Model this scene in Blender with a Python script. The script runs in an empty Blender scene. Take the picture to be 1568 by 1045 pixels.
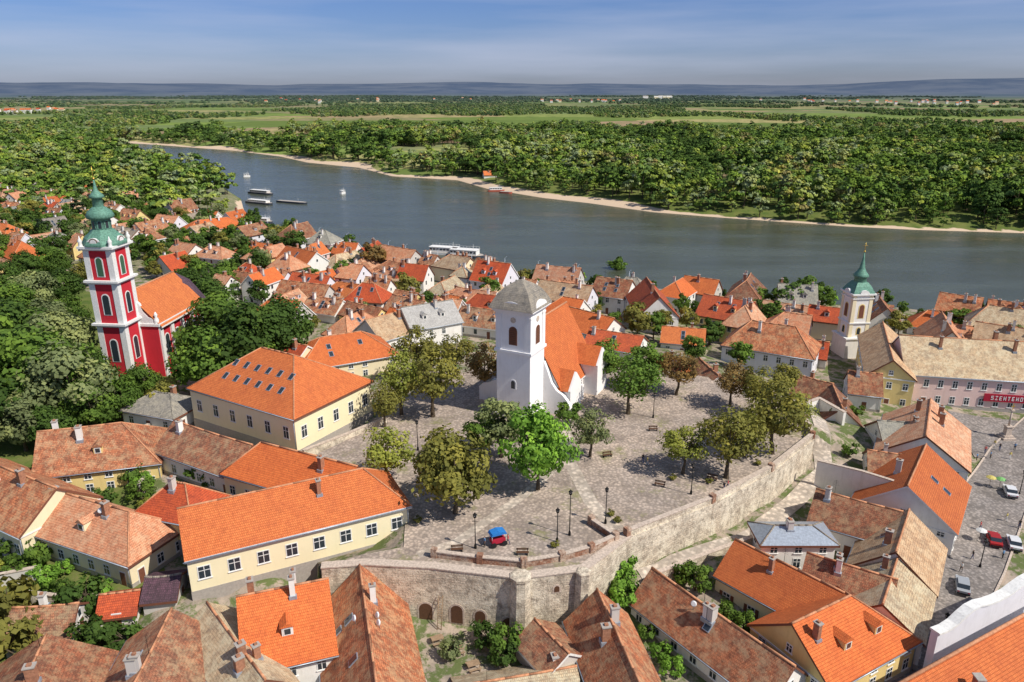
import bpy, bmesh, math, random
import numpy as np
from mathutils import Vector, Matrix
random.seed(7); rng=np.random.default_rng(7)
sc=bpy.context.scene
# ------------------------------------------------------------------ camera / survey
CAMH=74.0; FP=1130.0; PITCH=math.radians(18.8)
cp,sp=math.cos(PITCH),math.sin(PITCH)
def P(u,v,z):
    """survey helper: where a sight line meets the level z (metres) -> world x,y on the ground plan"""
    cx=(u-784)/FP; cy=(522.5-v)/FP
    dz=-sp+cy*cp; dy=cp+cy*sp
    t=(z-CAMH)/dz
    return (cx*t,dy*t)
cam=bpy.data.cameras.new("camera"); co=bpy.data.objects.new("camera",cam); sc.collection.objects.link(co)
cam.sensor_width=36; cam.lens=FP/1568*36; cam.clip_end=40000; cam.clip_start=1
co.location=(0,0,CAMH); co.rotation_euler=(math.pi/2-PITCH,0,0); sc.camera=co
# ------------------------------------------------------------------ light
SAZ=(0.87,-0.49); SEL=math.radians(48)
w=bpy.data.worlds.new("World"); sc.world=w; w.use_nodes=True
nt=w.node_tree; nt.nodes.clear()
out=nt.nodes.new("ShaderNodeOutputWorld"); bg=nt.nodes.new("ShaderNodeBackground"); sky=nt.nodes.new("ShaderNodeTexSky")
sky.sky_type='NISHITA'; sky.sun_disc=False; sky.sun_elevation=SEL; sky.sun_rotation=math.atan2(SAZ[0],SAZ[1])
sky.air_density=1.0; sky.dust_density=0.6; sky.ozone_density=3.0; sky.altitude=100
bg.inputs[1].default_value=0.10
tc=nt.nodes.new("ShaderNodeTexCoord"); mp=nt.nodes.new("ShaderNodeMapping"); mp.inputs['Scale'].default_value=(0.8,0.8,9); mp.inputs['Rotation'].default_value=(0.0,0.02,0.3)
nz=nt.nodes.new("ShaderNodeTexNoise"); nz.inputs['Scale'].default_value=2.4; nz.inputs['Detail'].default_value=7; nz.inputs['Roughness'].default_value=0.52
rp=nt.nodes.new("ShaderNodeValToRGB"); rp.color_ramp.elements[0].position=0.4; rp.color_ramp.elements[1].position=0.75
rp.color_ramp.elements[1].color=(0.5,0.5,0.5,1)
mx=nt.nodes.new("ShaderNodeMix"); mx.data_type='RGBA'; mx.inputs[7].default_value=(5.5,5.9,7.4,1)
tint=nt.nodes.new("ShaderNodeMix"); tint.data_type='RGBA'; tint.blend_type='MULTIPLY'; tint.inputs[0].default_value=1
sx=nt.nodes.new("ShaderNodeSeparateXYZ"); r2=nt.nodes.new("ShaderNodeValToRGB")
e=r2.color_ramp.elements; e[0].position=0.0; e[0].color=(0.60,0.66,1.0,1); e[1].position=0.11; e[1].color=(0.47,0.60,0.97,1)
e2=r2.color_ramp.elements.new(0.5); e2.color=(0.95,0.97,1,1)
L=nt.links.new
L(tc.outputs['Generated'],mp.inputs[0]); L(mp.outputs[0],nz.inputs['Vector']); L(nz.outputs[0],rp.inputs[0])
L(tc.outputs['Generated'],sx.inputs[0]); L(sx.outputs[2],r2.inputs[0])
L(sky.outputs[0],tint.inputs[6]); L(r2.outputs[0],tint.inputs[7])
L(tint.outputs[2],mx.inputs[6]); L(rp.outputs[0],mx.inputs[0]); L(mx.outputs[2],bg.inputs[0]); L(bg.outputs[0],out.inputs[0])
sl=bpy.data.lights.new("sun","SUN"); sl.energy=5.0; sl.angle=math.radians(0.5); sl.color=(1,0.94,0.84)
so=bpy.data.objects.new("sun",sl); sc.collection.objects.link(so)
sd=Vector((SAZ[0]*math.cos(SEL),SAZ[1]*math.cos(SEL),math.sin(SEL)))
so.rotation_euler=sd.to_track_quat('Z','Y').to_euler(); so.location=(0,0,300)
sc.view_settings.view_transform='Standard'; sc.view_settings.look='None'; sc.view_settings.exposure=0
# ------------------------------------------------------------------ materials
def newmat(name,rough=0.8):
    m=bpy.data.materials.new(name); m.use_nodes=True
    b=m.node_tree.nodes['Principled BSDF']; b.inputs['Roughness'].default_value=rough
    b.inputs['Specular IOR Level'].default_value=0.2
    return m,m.node_tree,b
def N(nt,t,**k):
    n=nt.nodes.new(t)
    for a,v in k.items(): setattr(n,a,v)
    return n
def mixc(nt,fac,a,b,blend='MIX'):
    n=N(nt,"ShaderNodeMix",data_type='RGBA',blend_type=blend)
    for i,x in ((0,fac),(6,a),(7,b)):
        if isinstance(x,(int,float)): n.inputs[i].default_value=x
        elif isinstance(x,tuple): n.inputs[i].default_value=(*x[:3],1)
        else: nt.links.new(x,n.inputs[i])
    return n.outputs[2]
def noise(nt,vec,scale,detail=4,rough=0.6):
    n=N(nt,"ShaderNodeTexNoise"); n.inputs['Scale'].default_value=scale; n.inputs['Detail'].default_value=detail; n.inputs['Roughness'].default_value=rough
    if vec: nt.links.new(vec,n.inputs['Vector'])
    return n.outputs[0]
def ramp(nt,val,stops):
    r=N(nt,"ShaderNodeValToRGB"); nt.links.new(val,r.inputs[0]); el=r.color_ramp.elements
    while len(el)<len(stops): el.new(0.5)
    for q,(p,c) in zip(el,stops):
        q.position=p; q.color=(*c,1) if isinstance(c,tuple) else (c,c,c,1)
    return r.outputs[0]
def bump(nt,b,h,strength=0.5,dist=0.1):
    n=N(nt,"ShaderNodeBump"); n.inputs['Strength'].default_value=strength; n.inputs['Distance'].default_value=dist
    nt.links.new(h,n.inputs['Height']); nt.links.new(n.outputs[0],b.inputs['Normal'])
def pos(nt): return N(nt,"ShaderNodeNewGeometry").outputs['Position']
def uvn(nt): return N(nt,"ShaderNodeUVMap").outputs[0]
def roofmat(name,c1,c2,dark,amt,lichen=(0.35,0.3,0.2),lam=0.0):
    m,nt,b=newmat(name,0.85)
    uv=uvn(nt); br=N(nt,"ShaderNodeTexBrick"); nt.links.new(uv,br.inputs[0])
    br.inputs['Scale'].default_value=1; br.inputs['Brick Width'].default_value=0.24; br.inputs['Row Height'].default_value=0.34
    br.inputs['Mortar Size'].default_value=0.02; br.inputs['Color1'].default_value=(*c1,1); br.inputs['Color2'].default_value=(*c2,1)
    br.inputs['Mortar'].default_value=(*[x*0.55 for x in c2],1); br.inputs['Bias'].default_value=-0.2
    p=pos(nt)
    mps=N(nt,"ShaderNodeMapping"); mps.inputs['Scale'].default_value=(1.6,0.35,1); nt.links.new(uv,mps.inputs[0])
    n1=noise(nt,p,0.4,8,0.78); n2=noise(nt,p,1.8,7,0.8); n4=noise(nt,mps.outputs[0],0.9,6,0.7)
    c=mixc(nt,ramp(nt,n1,[(0.45,0.0),(0.62,amt)]),br.outputs[0],dark)
    c=mixc(nt,ramp(nt,n2,[(0.49,0.0),(0.64,amt)]),c,tuple(x*0.62 for x in dark))
    c=mixc(nt,ramp(nt,n4,[(0.52,0.0),(0.72,amt*0.8)]),c,tuple(x*0.8 for x in dark))
    if lam>0:
        n3=noise(nt,p,0.7,8,0.82); c=mixc(nt,ramp(nt,n3,[(0.47,0.0),(0.58,lam)]),c,lichen)
    oi=N(nt,"ShaderNodeObjectInfo")
    v=ramp(nt,oi.outputs['Random'],[(0.0,(0.76,0.78,0.82)),(0.3,(1.15,1.05,0.95)),(0.55,(0.92,0.92,0.92)),(0.8,(1.12,1.2,1.2)),(1.0,(0.85,0.98,1.05))])
    c=mixc(nt,1.0,c,v,'MULTIPLY')
    nt.links.new(c,b.inputs['Base Color'])
    mu=N(nt,"ShaderNodeMath",operation='SUBTRACT'); nt.links.new(n2,mu.inputs[0]); nt.links.new(br.outputs['Fac'],mu.inputs[1])
    bump(nt,b,mu.outputs[0],0.7,0.08)
    return m
R_NEW=roofmat("roof_new_clay",(0.76,0.22,0.07),(0.64,0.165,0.052),(0.46,0.11,0.045),0.42)
R_RED=roofmat("roof_red_clay",(0.64,0.13,0.05),(0.5,0.095,0.042),(0.3,0.065,0.04),0.55)
R_OLD=roofmat("roof_old_clay",(0.64,0.24,0.115),(0.36,0.12,0.065),(0.19,0.09,0.06),0.75,(0.58,0.42,0.25),0.5)
R_BRN=roofmat("roof_brown_clay",(0.46,0.17,0.09),(0.26,0.1,0.06),(0.14,0.075,0.055),0.75,(0.48,0.34,0.2),0.5)
R_TAN=roofmat("roof_lichen_tile",(0.66,0.45,0.27),(0.46,0.29,0.18),(0.28,0.2,0.145),0.6,(0.68,0.55,0.37),0.6)
R_PINK=roofmat("roof_faded_clay",(0.74,0.35,0.2),(0.56,0.22,0.12),(0.34,0.17,0.11),0.5,(0.66,0.48,0.32),0.5)
R_GRY=roofmat("roof_grey_slate",(0.4,0.35,0.29),(0.26,0.235,0.21),(0.15,0.14,0.125),0.55,(0.48,0.41,0.31),0.45)
R_LGR=roofmat("roof_light_grey",(0.6,0.57,0.54),(0.48,0.46,0.43),(0.32,0.3,0.29),0.45)
R_DRK=roofmat("roof_dark",(0.15,0.08,0.11),(0.09,0.055,0.07),(0.06,0.045,0.05),0.5)
def plaster(name,c,dirt=0.35,rough=0.9):
    m,nt,b=newmat(name,rough); p=pos(nt)
    n=noise(nt,p,0.6,6,0.7); mp=N(nt,"ShaderNodeMapping"); mp.inputs['Scale'].default_value=(1.5,1.5,0.25); nt.links.new(p,mp.inputs[0])
    n2=noise(nt,mp.outputs[0],1.0,5,0.7)
    d=tuple(x*0.62 for x in c)
    cc=mixc(nt,ramp(nt,n,[(0.45,0.0),(0.8,dirt)]),c,d); cc=mixc(nt,ramp(nt,n2,[(0.5,0.0),(0.75,dirt)]),cc,(d[0]*0.95,d[1]*0.9,d[2]*0.8))
    nt.links.new(cc,b.inputs['Base Color']); bump(nt,b,noise(nt,p,6,3),0.15,0.03)
    return m
W_WHT=plaster("plaster_white",(0.82,0.79,0.74)); W_CRM=plaster("plaster_cream",(0.82,0.71,0.48),0.2)
W_YEL=plaster("plaster_yellow",(0.78,0.6,0.26),0.3); W_PNK=plaster("plaster_pink",(0.76,0.55,0.5),0.25)
W_LAV=plaster("plaster_lavender",(0.72,0.71,0.77),0.25); W_CH=plaster("church_whitewash",(0.86,0.84,0.83),0.22)
W_RED=plaster("church_red_plaster",(0.55,0.03,0.045),0.3); W_GRY=plaster("plaster_grey",(0.58,0.54,0.5))
W_PAL=plaster("plaster_pale_yellow",(0.86,0.76,0.5),0.12)
def plain(name,c,rough=0.6,metal=0.0,var=0.2):
    m,nt,b=newmat(name,rough); b.inputs['Metallic'].default_value=metal
    n=noise(nt,pos(nt),3,3); nt.links.new(mixc(nt,ramp(nt,n,[(0.35,0.0),(0.7,1.0)]),c,tuple(x*(1-var) for x in c)),b.inputs['Base Color'])
    return m
M_TRIM=plain("white_trim",(0.82,0.81,0.78)); M_WOOD=plain("dark_wood",(0.12,0.06,0.035)); M_SHUT=plain("brown_shutter",(0.2,0.08,0.05))
M_GSH=plain("green_shutter",(0.06,0.14,0.08)); M_IRON=plain("black_iron",(0.02,0.02,0.02),0.5,0.5); M_COP=plain("copper_patina",(0.15,0.32,0.24),0.6,0.1,0.5)
M_GOLD=plain("gold",(0.7,0.45,0.1),0.35,0.8); M_PLIN=plain("plinth",(0.42,0.38,0.34)); M_CHIM=plain("chimney_brick",(0.42,0.2,0.12),0.9,0,0.4)
M_METAL=plain("zinc_roof",(0.42,0.47,0.54),0.4,0.4,0.3); M_RCAP=plain("ridge_tile",(0.64,0.3,0.16),0.85,0,0.4); M_SIGN=plain("red_sign",(0.42,0.02,0.045))
M_BLUE=plain("blue_tarp",(0.03,0.2,0.55)); M_LETT=plain("white_letter",(0.8,0.8,0.8)); M_SKIN=plain("skin",(0.5,0.3,0.22)); M_HAIR=plain("hair",(0.05,0.03,0.02))
M_RUB=plain("tyre_rubber",(0.02,0.02,0.02),0.8); M_HULL=plain("boat_hull",(0.05,0.06,0.08),0.5); M_DECK=plain("boat_deck",(0.45,0.4,0.35)); M_RDK=plain("red_deck",(0.45,0.1,0.06))
M_LWOOD=plain("weathered_wood",(0.35,0.24,0.15),0.9,0,0.3)
m,nt_,b_=newmat("window_glass",0.12); b_.inputs['Base Color'].default_value=(0.03,0.04,0.05,1); b_.inputs['Specular IOR Level'].default_value=0.6; M_GLS=m
def stone(name,c1,c2,c3,bw=0.55,rh=0.28):
    m,nt,b=newmat(name,0.95); uv=uvn(nt); p=pos(nt)
    d=N(nt,"ShaderNodeTexNoise"); d.inputs['Scale'].default_value=1.5; nt.links.new(uv,d.inputs[0])
    ad=N(nt,"ShaderNodeVectorMath",operation='MULTIPLY_ADD'); nt.links.new(d.outputs['Color'],ad.inputs[0]); ad.inputs[1].default_value=(0.35,0.35,0.35); nt.links.new(uv,ad.inputs[2])
    br=N(nt,"ShaderNodeTexBrick"); nt.links.new(ad.outputs[0],br.inputs[0]); br.inputs['Scale'].default_value=1; br.inputs['Brick Width'].default_value=bw; br.inputs['Row Height'].default_value=rh
    br.inputs['Mortar Size'].default_value=0.03; br.inputs['Color1'].default_value=(*c1,1); br.inputs['Color2'].default_value=(*c2,1); br.inputs['Mortar'].default_value=(*[x*0.45 for x in c1],1)
    mp=N(nt,"ShaderNodeMapping"); mp.inputs['Scale'].default_value=(0.5,0.5,0.12); nt.links.new(p,mp.inputs[0])
    c=mixc(nt,ramp(nt,noise(nt,p,0.3,8,0.78),[(0.44,0.0),(0.55,0.8)]),br.outputs[0],c3)
    c=mixc(nt,ramp(nt,noise(nt,p,0.9,9,0.85),[(0.48,0.0),(0.6,0.9)]),c,tuple(x*0.5 for x in c2))
    c=mixc(nt,ramp(nt,noise(nt,p,0.22,7,0.75),[(0.54,0.0),(0.68,0.6)]),c,(0.24,0.2,0.16))
    c=mixc(nt,ramp(nt,noise(nt,mp.outputs[0],1.0,7,0.75),[(0.54,0.0),(0.7,0.75)]),c,tuple(x*0.45 for x in c2))
    nt.links.new(c,b.inputs['Base Color']); bump(nt,b,noise(nt,p,3.0,6,0.75),0.9,0.22)
    return m
M_STONE=stone("fortress_stone",(0.76,0.65,0.5),(0.58,0.48,0.37),(0.85,0.76,0.6),0.8,0.38); M_BRICK=stone("parapet_brick",(0.58,0.28,0.17),(0.44,0.2,0.12),(0.6,0.48,0.37),0.3,0.1)
M_COPE=plain("coping_stone",(0.62,0.51,0.42),0.9,0,0.4)
def paving(name,c,c2,scale=2.2,grass=False):
    m,nt,b=newmat(name,0.9); p=pos(nt)
    v=N(nt,"ShaderNodeTexVoronoi"); v.inputs['Scale'].default_value=scale; nt.links.new(p,v.inputs[0])
    sep=N(nt,"ShaderNodeSeparateColor"); nt.links.new(v.outputs['Color'],sep.inputs[0])
    cc=mixc(nt,sep.outputs[0],c,c2)
    cc=mixc(nt,ramp(nt,noise(nt,p,0.09,6,0.65),[(0.4,0.0),(0.65,0.8)]),cc,(c[0]*1.25,c[1]*1.2,c[2]*1.12))
    cc=mixc(nt,ramp(nt,noise(nt,p,0.25,9,0.85),[(0.47,0.0),(0.6,0.85)]),cc,(c2[0]*0.62,c2[1]*0.59,c2[2]*0.55))
    cc=mixc(nt,ramp(nt,v.outputs['Distance'],[(0.25,0.0),(0.6,0.6)]),cc,tuple(x*0.45 for x in c2))
    if grass: cc=mixc(nt,ramp(nt,noise(nt,p,0.15,9,0.82),[(0.55,0.0),(0.63,0.85)]),cc,(0.23,0.22,0.1))
    nt.links.new(cc,b.inputs['Base Color']); bump(nt,b,noise(nt,p,4,4),0.6,0.08)
    return m
M_PAV=paving("plaza_cobbles",(0.53,0.435,0.365),(0.39,0.325,0.28),1.9,True); M_STR=paving("street_setts",(0.36,0.32,0.3),(0.26,0.235,0.22),2)
M_PATH=paving("light_path_slabs",(0.66,0.57,0.48),(0.53,0.46,0.39),1.2); M_ASPH=paving("asphalt",(0.25,0.23,0.22),(0.2,0.185,0.18),4); M_PROM=paving("promenade_paving",(0.68,0.59,0.49),(0.57,0.49,0.41),1)
def leafmat(name,forest=False):
    m,nt,b=newmat(name,0.75); oi=N(nt,"ShaderNodeObjectInfo"); at=N(nt,"ShaderNodeAttribute"); at.attribute_name="clump"; p=pos(nt)
    if forest:
        r=N(nt,"ShaderNodeMath",operation='MULTIPLY_ADD'); nt.links.new(oi.outputs['Random'],r.inputs[0]); r.inputs[1].default_value=0.6
        n=noise(nt,p,0.009,5,0.6); s=N(nt,"ShaderNodeMath",operation='MULTIPLY_ADD'); nt.links.new(n,s.inputs[0]); s.inputs[1].default_value=3.2; s.inputs[2].default_value=-1.42
        nt.links.new(s.outputs[0],r.inputs[2])
        c=ramp(nt,r.outputs[0],[(0.0,(0.05,0.09,0.025)),(0.2,(0.08,0.14,0.032)),(0.4,(0.15,0.235,0.04)),(0.52,(0.09,0.155,0.05)),(0.66,(0.24,0.3,0.05)),(0.8,(0.21,0.27,0.15)),(0.93,(0.3,0.32,0.07)),(1.0,(0.22,0.2,0.08))])
        sx=N(nt,"ShaderNodeSeparateXYZ"); nt.links.new(p,sx.inputs[0]); mr=N(nt,"ShaderNodeMapRange"); nt.links.new(sx.outputs[1],mr.inputs[0]); mr.inputs[1].default_value=800; mr.inputs[2].default_value=5500; mr.inputs[3].default_value=0; mr.inputs[4].default_value=0.8
        c=mixc(nt,mr.outputs[0],c,(0.068,0.10,0.108))  # aerial haze painted into the leaf colour, stronger with distance
    else:
        c=oi.outputs['Color']
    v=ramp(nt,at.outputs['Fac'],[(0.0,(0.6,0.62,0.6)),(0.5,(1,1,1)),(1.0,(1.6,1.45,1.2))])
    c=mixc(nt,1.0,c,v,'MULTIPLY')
    nt.links.new(c,b.inputs['Base Color'])
    if not forest:
        tr=N(nt,"ShaderNodeBsdfTranslucent"); nt.links.new(c,tr.inputs[0]); ms=N(nt,"ShaderNodeMixShader"); ms.inputs[0].default_value=0.3
        o=nt.nodes['Material Output']; nt.links.new(b.outputs[0],ms.inputs[1]); nt.links.new(tr.outputs[0],ms.inputs[2]); nt.links.new(ms.outputs[0],o.inputs[0])
    else: b.inputs['Specular IOR Level'].default_value=0
    return m
M_LEAF=leafmat("leaves"); M_FLEAF=leafmat("forest_leaves",True); M_BARK=plain("bark",(0.12,0.09,0.06),0.9,0,0.4)
# ------------------------------------------------------------------ mesh builder
def newell(ps):
    n=Vector((0,0,0))
    for i,a in enumerate(ps):
        b=ps[(i+1)%len(ps)]; n+=Vector(((a[1]-b[1])*(a[2]+b[2]),(a[2]-b[2])*(a[0]+b[0]),(a[0]-b[0])*(a[1]+b[1])))
    return n.normalized() if n.length>1e-9 else Vector((0,0,1))
class MB:
    def __init__(s): s.v=[];s.f=[];s.mi=[];s.mats=[];s.sm=[]
    def m(s,mat):
        if mat not in s.mats: s.mats.append(mat)
        return s.mats.index(mat)
    def face(s,pts,mat):
        i=len(s.v); s.v+= [tuple(p) for p in pts]; s.f.append(tuple(range(i,i+len(pts)))); s.mi.append(s.m(mat)); s.sm.append(False)
    def obox(s,c,a,b,d,mat):
        c=Vector(c);a=Vector(a);b=Vector(b);d=Vector(d)
        if a.cross(b).dot(d)<0: a=-a
        q=[c-a-b-d,c+a-b-d,c+a+b-d,c-a+b-d,c-a-b+d,c+a-b+d,c+a+b+d,c-a+b+d]
        i=len(s.v); s.v+=[tuple(x) for x in q]; k=s.m(mat)
        for f in ((3,2,1,0),(4,5,6,7),(0,1,5,4),(1,2,6,5),(2,3,7,6),(3,0,4,7)):
            s.f.append(tuple(i+j for j in f)); s.mi.append(k); s.sm.append(False)
    def box(s,cx,cy,z,sx,sy,sz,mat): s.obox((cx,cy,z+sz/2),(sx/2,0,0),(0,sy/2,0),(0,0,sz/2),mat)
    def lathe(s,prof,cx,cy,mat,n=12,a0=0,smooth=True):
        i=len(s.v); k=s.m(mat)
        for r,z in prof:
            for j in range(n):
                a=a0+2*math.pi*j/n; s.v.append((cx+r*math.cos(a),cy+r*math.sin(a),z))
        for q in range(len(prof)-1):
            for j in range(n):
                j2=(j+1)%n; s.f.append((i+q*n+j,i+q*n+j2,i+(q+1)*n+j2,i+(q+1)*n+j)); s.mi.append(k); s.sm.append(smooth)
        s.f.append(tuple(i+(len(prof)-1)*n+j for j in range(n))); s.mi.append(k); s.sm.append(False)
    def tube(s,p0,p1,r0,r1,mat,n=6):
        p0=Vector(p0);p1=Vector(p1);d=(p1-p0).normalized(); a=d.orthogonal().normalized(); b=d.cross(a); i=len(s.v);k=s.m(mat)
        for p,r in ((p0,r0),(p1,r1)):
            for j in range(n):
                t=2*math.pi*j/n; s.v.append(tuple(p+a*r*math.cos(t)+b*r*math.sin(t)))
        for j in range(n):
            j2=(j+1)%n; s.f.append((i+j,i+j2,i+n+j2,i+n+j)); s.mi.append(k); s.sm.append(True)
        s.f.append(tuple(i+n+j for j in range(n))); s.mi.append(k); s.sm.append(False)
        s.f.append(tuple(i+n-1-j for j in range(n))); s.mi.append(k); s.sm.append(False)
    def prism(s,poly,o,ux,uz,un,th,mat):
        o=Vector(o);ux=Vector(ux);uz=Vector(uz);un=Vector(un)
        F=[o+ux*x+uz*z+un*th/2 for x,z in poly]; B=[o+ux*x+uz*z-un*th/2 for x,z in poly]
        if newell(F).dot(un)<0: F.reverse(); B.reverse()
        s.face(F,mat); s.face(list(reversed(B)),mat)
        for i in range(len(F)):
            j=(i+1)%len(F); s.face([F[i],B[i],B[j],F[j]],mat)
    def finish(s,name,loc=(0,0,0),ang=0,uv=True):
        me=bpy.data.meshes.new(name); me.from_pydata(s.v,[],s.f)
        for m in s.mats: me.materials.append(m)
        me.polygons.foreach_set('material_index',s.mi); me.polygons.foreach_set('use_smooth',s.sm)
        if uv:
            ul=me.uv_layers.new(name="UVMap"); buf=[]
            V=s.v
            for f in s.f:
                ps=[V[i] for i in f]; n=newell(ps)
                if abs(n.z)>0.995:
                    for p in ps: buf+= [p[0],p[1]]
                else:
                    h=Vector((-n.y,n.x,0)).normalized(); q=n.cross(h)
                    for p in ps: buf+=[p[0]*h.x+p[1]*h.y, p[0]*q.x+p[1]*q.y+p[2]*q.z]
            ul.data.foreach_set('uv',buf)
        me.update(); o=bpy.data.objects.new(name,me); sc.collection.objects.link(o); o.location=loc; o.rotation_euler=(0,0,ang)
        return o
def window(mb,p,d,n,w,h,detail=True,frame=None,glass=None,arch=False,shut=None):
    """p bottom-centre on wall, d horizontal unit, n outward unit"""
    p=Vector(p);d=Vector(d);n=Vector(n);z=Vector((0,0,1)); frame=frame or M_TRIM; glass=glass or M_GLS
    if arch:
        def ar(w,h,k=7):
            r=w/2; return [(-r,0),(r,0)]+[(r*math.cos(math.pi*t/k),h-r+r*math.sin(math.pi*t/k)) for t in range(k+1)]
        mb.prism([(x,zz-0.15) for x,zz in ar(w+0.5,h+0.4)],p,d,z,n,0.12,frame); mb.prism(ar(w,h),p,d,z,n,0.2,glass)
    else:
        mb.obox(p+z*h/2,d*(w/2+0.13),n*0.05,z*(h/2+0.13),frame); mb.obox(p+z*h/2,d*(w/2),n*0.07,z*(h/2),glass)
        if detail:
            mb.obox(p+z*h/2,d*0.045,n*0.09,z*(h/2),frame); mb.obox(p+z*h*0.66,d*(w/2),n*0.085,z*0.045,frame)
            mb.obox(p-z*0.17,d*(w/2+0.22),n*0.14,z*0.05,frame)
        if shut:
            for q in (-1,1): mb.obox(p+z*h/2+d*q*(w*0.75+0.16),d*w*0.24,n*0.1,z*h/2,shut)
# ------------------------------------------------------------------ terrain height
def poly_w(px,z): return [P(u,v,z) for u,v in px]
far_bank=[(-60,213),(60,214),(190,219),(240,222),(360,231),(430,240),(470,249),(550,257),(600,270),(700,276),(745,289),(830,303),(900,311),(1000,325),(1100,333),(1200,340),(1300,347),(1400,352),(1568,357),(1800,364),(2300,380)]
near_bank=[(-60,219),(60,219),(150,222),(195,232),(215,248),(270,262),(335,284),(368,305),(378,338),(450,358),(520,374),(600,396),(740,411),(830,428),(900,436),(1050,452),(1250,470),(1400,480),(1568,492),(1800,508),(2300,545)]
RIV=poly_w(far_bank+near_bank[::-1],0.0)
NB=poly_w(near_bank,0); FB=poly_w(far_bank,0)
plat_px=[(497,868),(560,863),(660,868),(797,884),(893,872),(960,822),(1090,770),(1180,722),(1243,672),(1232,648),(1190,600),(1100,580),(1000,565),(900,555),(740,560),(640,595),(585,648),(465,705),(560,735),(622,775),(618,838),(560,848)]
ZP=14.0
PLAT=poly_w(plat_px,ZP); WALLED={0,1,2,3,4,5,6,7,8}
def inpoly(X,Y,poly):
    r=np.zeros(X.shape,bool); n=len(poly)
    for i in range(n):
        x1,y1=poly[i]; x2,y2=poly[(i+1)%n]
        c=((y1>Y)!=(y2>Y)); xx=(x2-x1)*(Y-y1)/((y2-y1) if abs(y2-y1)>1e-9 else 1e-9)+x1
        r^= c&(X<xx)
    return r
def segd(X,Y,a,b):
    ax,ay=a;bx,by=b; dx,dy=bx-ax,by-ay; l=dx*dx+dy*dy+1e-9
    t=np.clip(((X-ax)*dx+(Y-ay)*dy)/l,0,1); return np.hypot(X-ax-t*dx,Y-ay-t*dy)
def pld(X,Y,pts,closed=False):
    d=np.full(X.shape,1e9); k=np.zeros(X.shape,int)
    n=len(pts)
    for i in range(n if closed else n-1):
        q=segd(X,Y,pts[i],pts[(i+1)%n]); mm=q<d; d[mm]=q[mm]; k[mm]=i
    return d,k
CP=[(300,690,12.5),(450,725,13),(200,620,12),(260,700,11),(620,845,13),(400,890,11),(290,925,10.5),(100,850,9),(30,900,8),(200,880,9),(50,720,9.5),(120,600,11),(20,560,10),(600,600,13.5),(560,560,11),(480,520,8),
(640,970,5.5),(720,970,5.5),(800,970,5.5),(550,1040,5),(300,1040,5.5),(100,1040,6.5),(900,950,5.5),(1000,1040,4.5),(1200,1040,4.5),(500,940,5.5),(380,1000,5.5),
(960,865,8.2),(1030,850,8.4),(1100,832,8.5),(1180,790,8.5),(1250,735,8.8),(1020,920,5.5),(1250,700,9),(1245,640,9.5),(1280,760,6),(1180,850,6),
(1500,700,4.5),(1560,650,4.5),(1550,850,4.5),(1400,1000,4.5),(1350,900,4.8),(1430,800,4.6),(1350,620,6),(1300,560,5),(1200,560,5),(1700,700,4.5),(1700,1000,4.5),
(750,520,8),(900,520,8),(1050,560,10),(1100,520,5),(950,480,4),(700,450,3.5),(600,460,5),
(1200,470,3),(900,440,3),(600,405,3),(400,350,3),(1500,500,3),(1050,460,3),(740,420,3),(1800,540,3),
(190,590,12),(280,560,11),(100,500,9),(50,420,6),(250,420,5),(150,330,4),(60,250,4),(300,345,3),(-200,500,9),(-200,800,9)]
CPW=[(*P(u,v,z),z) for u,v,z in CP]
def vnoise(X,Y,s,seed=0):
    x=X/s+seed*17.3; y=Y/s-seed*9.1; xi=np.floor(x);yi=np.floor(y);fx=x-xi;fy=y-yi
    fx=fx*fx*(3-2*fx);fy=fy*fy*(3-2*fy)
    def h(a,b): q=np.sin(a*127.1+b*311.7+seed*3.7)*43758.5453; return q-np.floor(q)
    return (h(xi,yi)*(1-fx)+h(xi+1,yi)*fx)*(1-fy)+(h(xi,yi+1)*(1-fx)+h(xi+1,yi+1)*fx)*fy
def heights(X,Y,raw=False):
    X=np.asarray(X,float);Y=np.asarray(Y,float)
    sw=np.zeros(X.shape);sz=np.zeros(X.shape)
    for x,y,z in CPW:
        wt=1/((X-x)**2+(Y-y)**2+4)**1.7; sw+=wt; sz+=wt*z
    Z=sz/sw; R=np.hypot(X,Y)
    t=np.clip((R-450)/150,0,1); Z=Z*(1-t)+3.5*t
    ins=inpoly(X,Y,PLAT); d,k=pld(X,Y,PLAT,True)
    wl=np.isin(k,list(WALLED))
    Z=np.where(~ins&~wl,np.maximum(Z,13.9-0.5*d),Z)
    Z=np.where(ins&(~wl|(d>1.6)),13.88,Z)
    inr=inpoly(X,Y,RIV); dr,_=pld(X,Y,RIV,True); dn,_=pld(X,Y,NB); 
    sl=np.where(dn<dr+0.5,0.55,0.16)
    Z=np.where(inr,-np.minimum(dr*0.4,4),np.minimum(Z,np.maximum(0,dr*sl)))
    hh=np.clip((R-9300)/3800,0,1); hh=hh*hh*(3-2*hh)
    Z=Z+hh*(70+150*vnoise(X,Y,3300,1)+55*vnoise(X,Y,1300,2)+18*vnoise(X,Y,500,3))
    return Z
def hz(x,y): return float(heights(np.array([x]),np.array([y]))[0])
angs=np.radians(np.linspace(-68,68,400)); nr=640; rad=28*(15500/28)**(np.linspace(0,1,nr))
A,Rr=np.meshgrid(angs,rad); X=Rr*np.sin(A); Y=Rr*np.cos(A); Z=heights(X,Y)
Vt=np.stack([X,Y,Z],-1).reshape(-1,3); nc=len(angs)
ii=np.arange(nr-1)[:,None]*nc+np.arange(nc-1)[None,:]; F=np.stack([ii,ii+1,ii+1+nc,ii+nc],-1).reshape(-1,4)[:,::-1]
me=bpy.data.meshes.new("ground"); me.from_pydata(Vt.tolist(),[],F.tolist()); me.polygons.foreach_set('use_smooth',[True]*len(F))
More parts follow.
